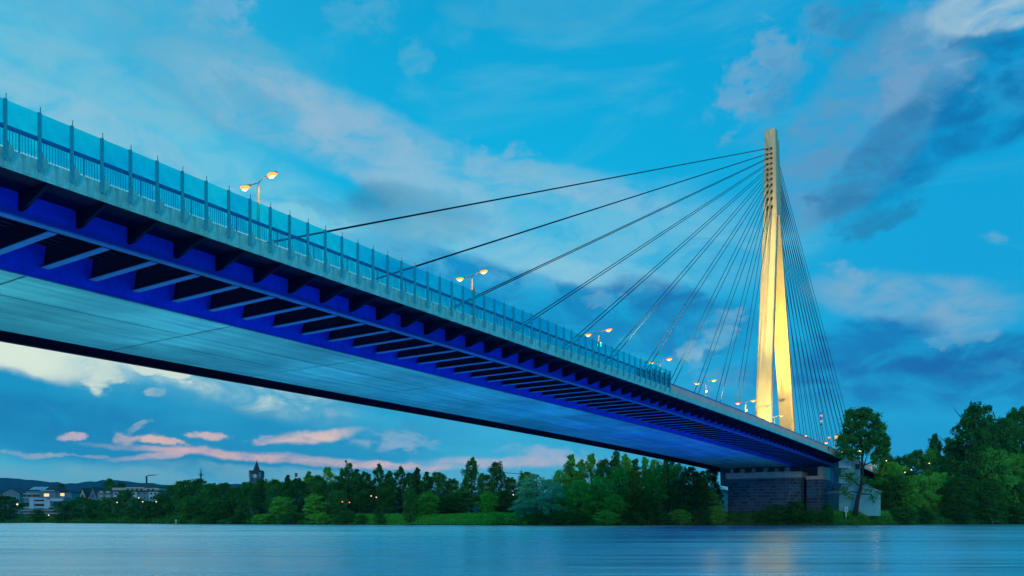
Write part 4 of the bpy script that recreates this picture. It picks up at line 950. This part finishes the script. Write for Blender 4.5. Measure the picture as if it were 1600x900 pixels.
b.px('wall', 175, 248, 762, 812, 0, 20, M['cream']); b.px('eaves_band', 197, 226, 761.2, 762.4, -.8, .2, M['white'])
b.gable('roof', b.X(196), b.X(250), -.6, 21, b.Z(761), b.Z(753.5), M['roof'], 'x', hip=9)
for pc in (200, 207, 214, 221, 232, 239): b.win(b.X(pc)-.8, b.X(pc)+.8, b.Z(766), b.Z(763.8))
b = Bld('factory_chimney', 229, 600, 'thin dark chimney standing behind the hall roof', 'chimney')
MB().tube([b.W(0, 0, 1), b.W(0, 0, b.Z(744.5))], [1.0, .6], 10).build('shaft', M['dark'], b.r, smooth=True); MB().tube([b.W(0, 0, b.Z(744.6)), b.W(0, 0, b.Z(744))], .75, 10).build('rim', M['dark'], b.r)
mb = MB(); mb.tube([b.W(0, 0, b.Z(744)), b.W(.8, 0, b.Z(743.0)), b.W(4, 0, b.Z(742.4)), b.W(9, 0, b.Z(742.0))], [.3, .45, .4, .12], 8)
mb.build('chimney_smoke', M['smoke'], None, smooth=True, label='thin wisp of smoke drifting right from the chimney', cat='smoke', kind='stuff')
# row of dark houses behind the trees
for (pc, hw, top, d, lab) in ((176, 14, 757, 560, 'dark tree-shaded house with blackish roof left of the hall'), (268, 12, 768, 500, 'low house roof just right of the hall, above the trees')):
    b = Bld('dark_house', pc, d, lab, 'house'); b.px('wall', pc-hw, pc+hw, top+5, 812, 0, 10, M['greywall']); b.gable('roof', b.X(pc-hw-1), b.X(pc+hw+1), -.5, 10.5, b.Z(top+5), b.Z(top), M['roof'], 'x', hip=3)
    for q in (-.5, .5): b.win(b.X(pc+q*hw)-.7, b.X(pc+q*hw)+.7, b.Z(top+9), b.Z(top+6.5))
for i, (pc, top, wp) in enumerate(((96, 757, 22), (172, 751, 26), (190, 755, 22))):
    place_tree(pc, top, wp, 'round', D_, 0, ['dark round tree behind the white terraced house', 'dark clump of trees on the skyline above the apartment block', 'smaller dark skyline tree left of the hall roof'][i], k=i, d=560, base=2)
# church tower
b = Bld('church_tower', 401, 640, 'grey church tower with pointed slate spire and corner turrets', 'church tower')
hw = 4.3
b.box('shaft', -hw, hw, -hw, hw, 1, b.Z(741), M['slate'])
for sx in (-1, 1):
    for (nm_) in (1,):
        b.gable('clock_gable', -hw, hw, -hw-.3, hw+.3, b.Z(741), b.Z(735), M['roof'], 'y')
        break
    break
b.gable('clock_gable', -hw-.3, hw+.3, -hw, hw, b.Z(741), b.Z(735), M['roof'], 'x')
def spire(mb, cx, cy, r0, z0, z1, n=8):
    vs = [b.W(cx+cos(2*pi*k/n+pi/8)*r0, cy+sin(2*pi*k/n+pi/8)*r0, z0) for k in range(n)]+[b.W(cx, cy, z1)]
    return mb.add(vs, [(k, (k+1) % n, n) for k in range(n)]+[tuple(range(n-1, -1, -1))])
spire(MB(), 0, 0, 4.8, b.Z(739), b.Z(729)).build('spire_skirt', M['roof'], b.r)
spire(MB(), 0, 0, 2.9, b.Z(736.5), b.Z(719.5)).build('spire', M['roof'], b.r)
MB().tube([b.W(0, 0, b.Z(722)), b.W(0, 0, b.Z(718))], .14, 6).build('finial', M['dark'], b.r)
for sx in (-1, 1):
    for sy in (-1, 1):
        cx, cy = sx*hw*.92, sy*hw*.92
        MB().tube([b.W(cx, cy, b.Z(746)), b.W(cx, cy, b.Z(738))], .9, 8).build('turret', M['greywall'], b.r)
        spire(MB(), cx, cy, 1.15, b.Z(738), b.Z(734.4)).build('turret_roof', M['roof'], b.r)
MB().tube([b.W(0, -hw-.12, b.Z(744)), b.W(0, -hw-.02, b.Z(744))], 1.5, 20).build('clock_face', M['white'], b.r)
for px in (-2.2, 2.2): b.box('belfry_opening', px-.6, px+.6, -hw-.1, -hw+.1, b.Z(752), b.Z(748.5), M['dark'])
# antenna mast left
b = Bld('antenna_mast', 314, 600, 'thin antenna mast with cross platform left of the church', 'antenna mast')
MB().tube([b.W(0, 0, 1), b.W(0, 0, b.Z(741)), b.W(0, 0, b.Z(731))], [.7, .5, .08], 8).build('mast', M['dark'], b.r)
b.box('platform', -1.9, 1.9, -1, 1, b.Z(741.3), b.Z(740.7), M['dark']); b.box('platform', -1.2, 1.2, -.8, .8, b.Z(743.3), b.Z(742.4), M['dark']); b.box('crossbar', -1.2, 1.2, -.1, .1, b.Z(737.2), b.Z(736.9), M['dark'])
b = Bld('flag_pole', 461, 520, 'small pinkish flag on a pole above the wood right of the church', 'flag')
MB().tube([b.W(0, 0, 1), b.W(0, 0, b.Z(738.5))], .12, 6).build('pole', M['dark'], b.r); b.box('flag', .1, 1.6, -.04, .04, b.Z(745), b.Z(739.2), M['brick'])
# crane jib
b = Bld('tower_crane', 800, 520, 'distant crane jib just showing over the trees', 'crane')
MB().tube([b.W(9, 0, 1), b.W(9, 0, b.Z(741))], .35, 6).build('tower', M['dark'], b.r)
MB().tube([b.W(-5, 0, b.Z(738.5)), b.W(11, 0, b.Z(741.8))], .22, 6).build('jib', M['brick'], b.r)
# pale house glimpsed left of the pier
b = Bld('pale_house', 1126, 262, 'small pale house glimpsed between the grove and the broad pier', 'house')
b.px('wall', 1118, 1142, 769, 802, 0, 8, M['white']); b.gable('roof', b.X(1116), b.X(1144), -.5, 8.5, b.Z(769), b.Z(764), M['roof'], 'x', hip=1)
for pc in (1122, 1129): b.win(b.X(pc)-.35, b.X(pc)+.35, b.Z(777), b.Z(772.5)); b.win(b.X(pc)-.35, b.X(pc)+.35, b.Z(787), b.Z(782))
# houses behind the pier on the right
b = Bld('white_house', 1296, 330, 'white house with red-brown balcony seen under the approach span', 'house')
b.px('wall', 1276, 1322, 753, 800, 0, 9, M['white']); b.gable('roof', b.X(1274), b.X(1324), -.5, 9.5, b.Z(753), b.Z(745), M['roof'], 'x', hip=2)
b.px('balcony', 1300, 1316, 766, 769, -1.6, 0, M['brick']); b.px('awning', 1300, 1318, 769.2, 771, -1.4, 0, M['dark'])
for pc in (1284, 1292, 1304, 1311): b.win(b.X(pc)-.6, b.X(pc)+.6, b.Z(763.5), b.Z(758.5))
place_tree(1293, 762, 20, 'round', B_, 0, 'round green bush on the lawn under the approach span', k=2, cat='shrub', name='shrub', d=290)
place_tree(1284, 786, 22, 'round', D_, 0, 'dark low bush at the foot of the narrow pier', k=2, cat='shrub', name='shrub', d=228)

# stair building
ds = 197
b = Bld('stair_building', 1342, ds, 'pale green stair building with gabled lower part and two jutting landings', 'building')
X, Z = b.X, b.Z
prof = [(1311, 806), (1376, 806), (1376, 769), (1350, 757), (1344, 755), (1311, 770)]
vs = [b.W(X(p), y, Z(q)) for y in (0, 7) for p, q in prof]; n = len(prof)
MB().add(vs, [tuple(range(n)), tuple(range(2*n-1, n-1, -1))]+[(i, i+n, (i+1) % n+n, (i+1) % n) for i in range(n)]).build('gabled_wall', M['teal'], b.r)
mb = MB()
for (a, c) in (((1377.5, 769.6), (1344, 754)), ((1344, 754), (1309.5, 770.4))):
    mb.hexa([b.W(X(a[0]), -.25, Z(a[1])), b.W(X(c[0]), -.25, Z(c[1])), b.W(X(c[0]), 7.3, Z(c[1])), b.W(X(a[0]), 7.3, Z(a[1])), b.W(X(a[0]), -.25, Z(a[1]-.9)), b.W(X(c[0]), -.25, Z(c[1]-.9)), b.W(X(c[0]), 7.3, Z(c[1]-.9)), b.W(X(a[0]), 7.3, Z(a[1]-.9))])
mb.build('roof_edge', M['white'], b.r)
b.box('tower_wall', X(1317), X(1347), 1.0, 6.0, Z(762), Z(722), M['teal'])
b.gable('tower_roof', X(1316), X(1348.5), .7, 6.3, Z(722), Z(715.5), M['white'], 'y')
b.box('tower_window', X(1339), X(1346), .9, 1.05, Z(733), Z(725), M['glass_dark'])
for (p0, p1, q0, q1) in ((1308, 1326, 721, 731), (1308, 1322, 746, 755)):
    l = b.box('landing', X(p0), X(p1), -1.2, .98, Z(q1), Z(q1-1.2), M['white'])
    mb = MB()
    for k in range(9):
        xx = X(p0)+(X(p1)-X(p0))*k/8; v = b.W(xx, -1.15, 0); mb.obox((v[0], v[1]), b.ux, b.uy, .03, .03, Z(q1-1.2), Z(q0))
    mb.build('railing_bars', M['white'], l, kind='stuff'); b.box('railing_panel', X(p0), X(p1), -1.12, -1.06, Z(q1-1.3), Z(q0+1), M['teal'], l)
    b.box('handrail', X(p0), X(p1), -1.22, -1.04, Z(q0+.6), Z(q0), M['white'], l)
b.box('door', X(1318), X(1323), -.06, .0, Z(803), Z(791), M['greywall'])
# white river marker post
b = Bld('river_marker', 1322, 192.5, 'short white river marker board on the bank before the stair building', 'marker')
z0 = gz(1322, 3.5)-.2
b.box('post', -.12, .12, -.05, .05, z0, z_at(800.2, 192.5), M['white']); b.box('board', X(1319.8)+X(0)*0+ (1322-1342)*0 if False else -.38, .38, -.09, -.052, z_at(800, 192.5), z_at(792, 192.5), M['white'])
b.box('stripe', -.10, .10, -.115, -.092, z_at(799, 192.5), z_at(794, 192.5), M['dark'])
# beacon mast beyond the pylon
b = Bld('beacon_mast', 1283, 300, 'tall thin lattice mast with red lights behind the rear stay cables', 'mast')
MB().tube([b.W(0, 0, 2), b.W(0, 0, b.Z(644))], [.22, .12], 8).build('pole', M['mast'], b.r)
for i, py in enumerate((646, 650, 654, 659, 664)): MB().tube([b.W(0, 0, b.Z(py)), b.W(0, 0, b.Z(py-1.2))], .38, 8).build('beacon_light' if i % 2 else 'collar', M['red_light'] if i % 2 else M['dark'], b.r)
# approach-road lamps past the bridge end, seen round the lone tree
for i, (px, py, d, lab) in enumerate(((1304, 683, 222, 'bright orange street lamp touching the left side of the lone tree'), (1339, 706, 228, 'yellow street lamp shining through the lone tree, left one'), (1362, 725, 240, 'orange street lamp low behind the right side of the lone tree'), (1293, 684, 330, 'small orange street lamp at the parapet end, left of the brighter one'), (1346, 702, 330, 'small pale street lamp right beside the yellow one in the lone tree'))):
    b = Bld('street_lamp', px, d, lab, 'street lamp', group='lamps on the approach road')
    MB().tube([b.W(0, 0, 16), b.W(0, 0, b.Z(py+.6))], [.12, .07], 8).build('mast', M['mast'], b.r)
    MB().tube([b.W(0, 0, b.Z(py+.6)), b.W(.4, -.2, b.Z(py)), b.W(.9, -.4, b.Z(py))], .05, 6).build('arm', M['lamp_metal'], b.r)
    mb = MB(); r0 = .36 if i in (0, 1, 2) else .28
    mb.tube([b.W(-.1, -.5, b.Z(py)), b.W(.2, -.5, b.Z(py)), b.W(.7, -.5, b.Z(py)), b.W(.95, -.5, b.Z(py))], [r0*.4, r0, r0, r0*.3], 8).build('lamp_globe', M['sodium'] if i != 1 else M['flood'], b.r, smooth=True)
    if i < 3: lamp('road_lamp_light', 'POINT', b.W(.4, -2.5, b.Z(py)-.5), 90, (1, .55, .16), shadow_soft_size=.4)
# small lamps and lit spots on the far shore
SPOTS = [(27, 788, 330, 'w'), (76, 805, 331, 'w'), (103, 786, 328, 'w'), (123, 786, 326, 'w'), (163, 785, 306, 'w'), (183, 785, 300, 'w'), (217, 778, 292, 'w'), (223, 784, 286, 'w'), (244, 784, 276, 'w'), (535, 784, 222, 'o'), (546, 785, 220, 'o'), (588, 777, 222, 'w'), (580, 775, 224, 'w'), (802, 773, 207, 'w'), (1100, 767.5, 208, 'w'), (1452, 724, 236, 'w'), (1424, 734, 238, 'w'), (1414, 738, 238, 'w'), (1385, 720, 236, 'w'), (1399, 728, 240, 'w'), (1286, 765, 285, 'w')]
whr = {27: 'beside the white terraced block at far left', 76: 'low at the water before the terraced block', 103: 'right of the terraced block', 123: 'below the pair of steep gables', 163: 'below the left balconies of the apartment block', 183: 'below the middle of the apartment block', 217: 'high before the right part of the apartment block', 223: 'just right and below the lamp before the apartment block', 244: 'at the right end of the apartment block', 535: 'glowing orange in the wood right of the church, left one', 546: 'glowing orange in the wood right of the church, right one', 588: 'white, in the wood left of the meadow', 580: 'faint, left of the white lamp by the meadow', 802: 'at the dark gap left of the willows', 1100: 'in the grove near the broad pier', 1452: 'in front of the right wood, rightmost', 1424: 'above the bushes right of the stair building', 1414: 'low, left of its neighbour above the bushes', 1385: 'close right of the lone tree crown', 1399: 'small, between the lone tree and the bushes', 1286: 'on the lawn by the narrow pier'}
for (px, py, d, t_) in SPOTS:
    b = Bld('path_lamp', px, d, 'small path lamp '+whr[px], 'lamp', group='small lamps on the far bank')
    big = 1.5 if px in (27,) else 1.0
    MB().tube([b.W(0, 0, 1.5), b.W(0, 0, b.Z(py)-.2)], .05, 6).build('pole', M['dark'], b.r)
    r_ = .16*big*d/230; z = b.Z(py)
    MB().tube([b.W(0, 0, z-r_*.9), b.W(0, 0, z-r_*.4), b.W(0, 0, z+r_*.5), b.W(0, 0, z+r_)], [r_*.4, r_, r_, r_*.3], 8).build('lamp_globe', M['white_light'] if t_ == 'w' else M['sodium'], b.r, smooth=True)
    MB().tube([b.W(0, 0, z+r_*1.02), b.W(0, 0, z+r_*1.25)], [r_*.7, r_*.1], 8).build('lamp_cap', M['dark'], b.r)
# buoy
bx, by = ground_xy(275, 200)
by_r = root('river_buoy', (bx, by, 0), 'small yellowish buoy floating near the left far shore', 'buoy')
M['buoy'] = pbr('faded_yellow_paint', (.42, .34, .12, 1), .6)
MB().tube([(bx, by, -.3), (bx, by, .25), (bx, by, .35)], [.5, .5, .3], 12).build('float', M['buoy'], by_r); MB().tube([(bx, by, .35), (bx, by, 1.05)], [.22, .12], 8).build('tower', M['buoy'], by_r); MB().tube([(bx, by, 1.05), (bx, by, 1.3)], [.26, .22], 8).build('topmark', M['white'], by_r)
# bleached driftwood
dx, dy = ground_xy(1548, shore(1548)+.5)
dr = root('driftwood', (dx, dy, .3), 'bleached forked branch lying at the water on the right', 'driftwood')
def DW(px, py): x, y = ground_xy(px, shore(1548)-1); return (x, y, z_at(py, shore(1548)-1))
MB().tube([DW(1540, 797), DW(1545, 804), DW(1549, 812), DW(1552, 817)], [.05, .1, .16, .2], 7).build('branch', M['cream'], dr, smooth=True); MB().tube([DW(1549, 812), DW(1556, 815), DW(1563, 815)], [.12, .08, .03], 7).build('branch', M['cream'], dr, smooth=True)

# ------------------------------------------------------------------ haze
hz = bpy.data.materials.new('evening_haze'); hz.use_nodes = True
t = NT(hz.node_tree); pv = t.n('ShaderNodeVolumePrincipled', {'Color': (.25, .72, 1.0, 1), 'Density': 7e-5, 'Anisotropy': 0.0})
ou = t.n('ShaderNodeOutputMaterial'); hz.node_tree.links.new(pv.outputs[0], ou.inputs['Volume'])
MB().box(-7800, 7800, -520, 7200, -9, 230).build('haze', hz, None, kind='stuff')
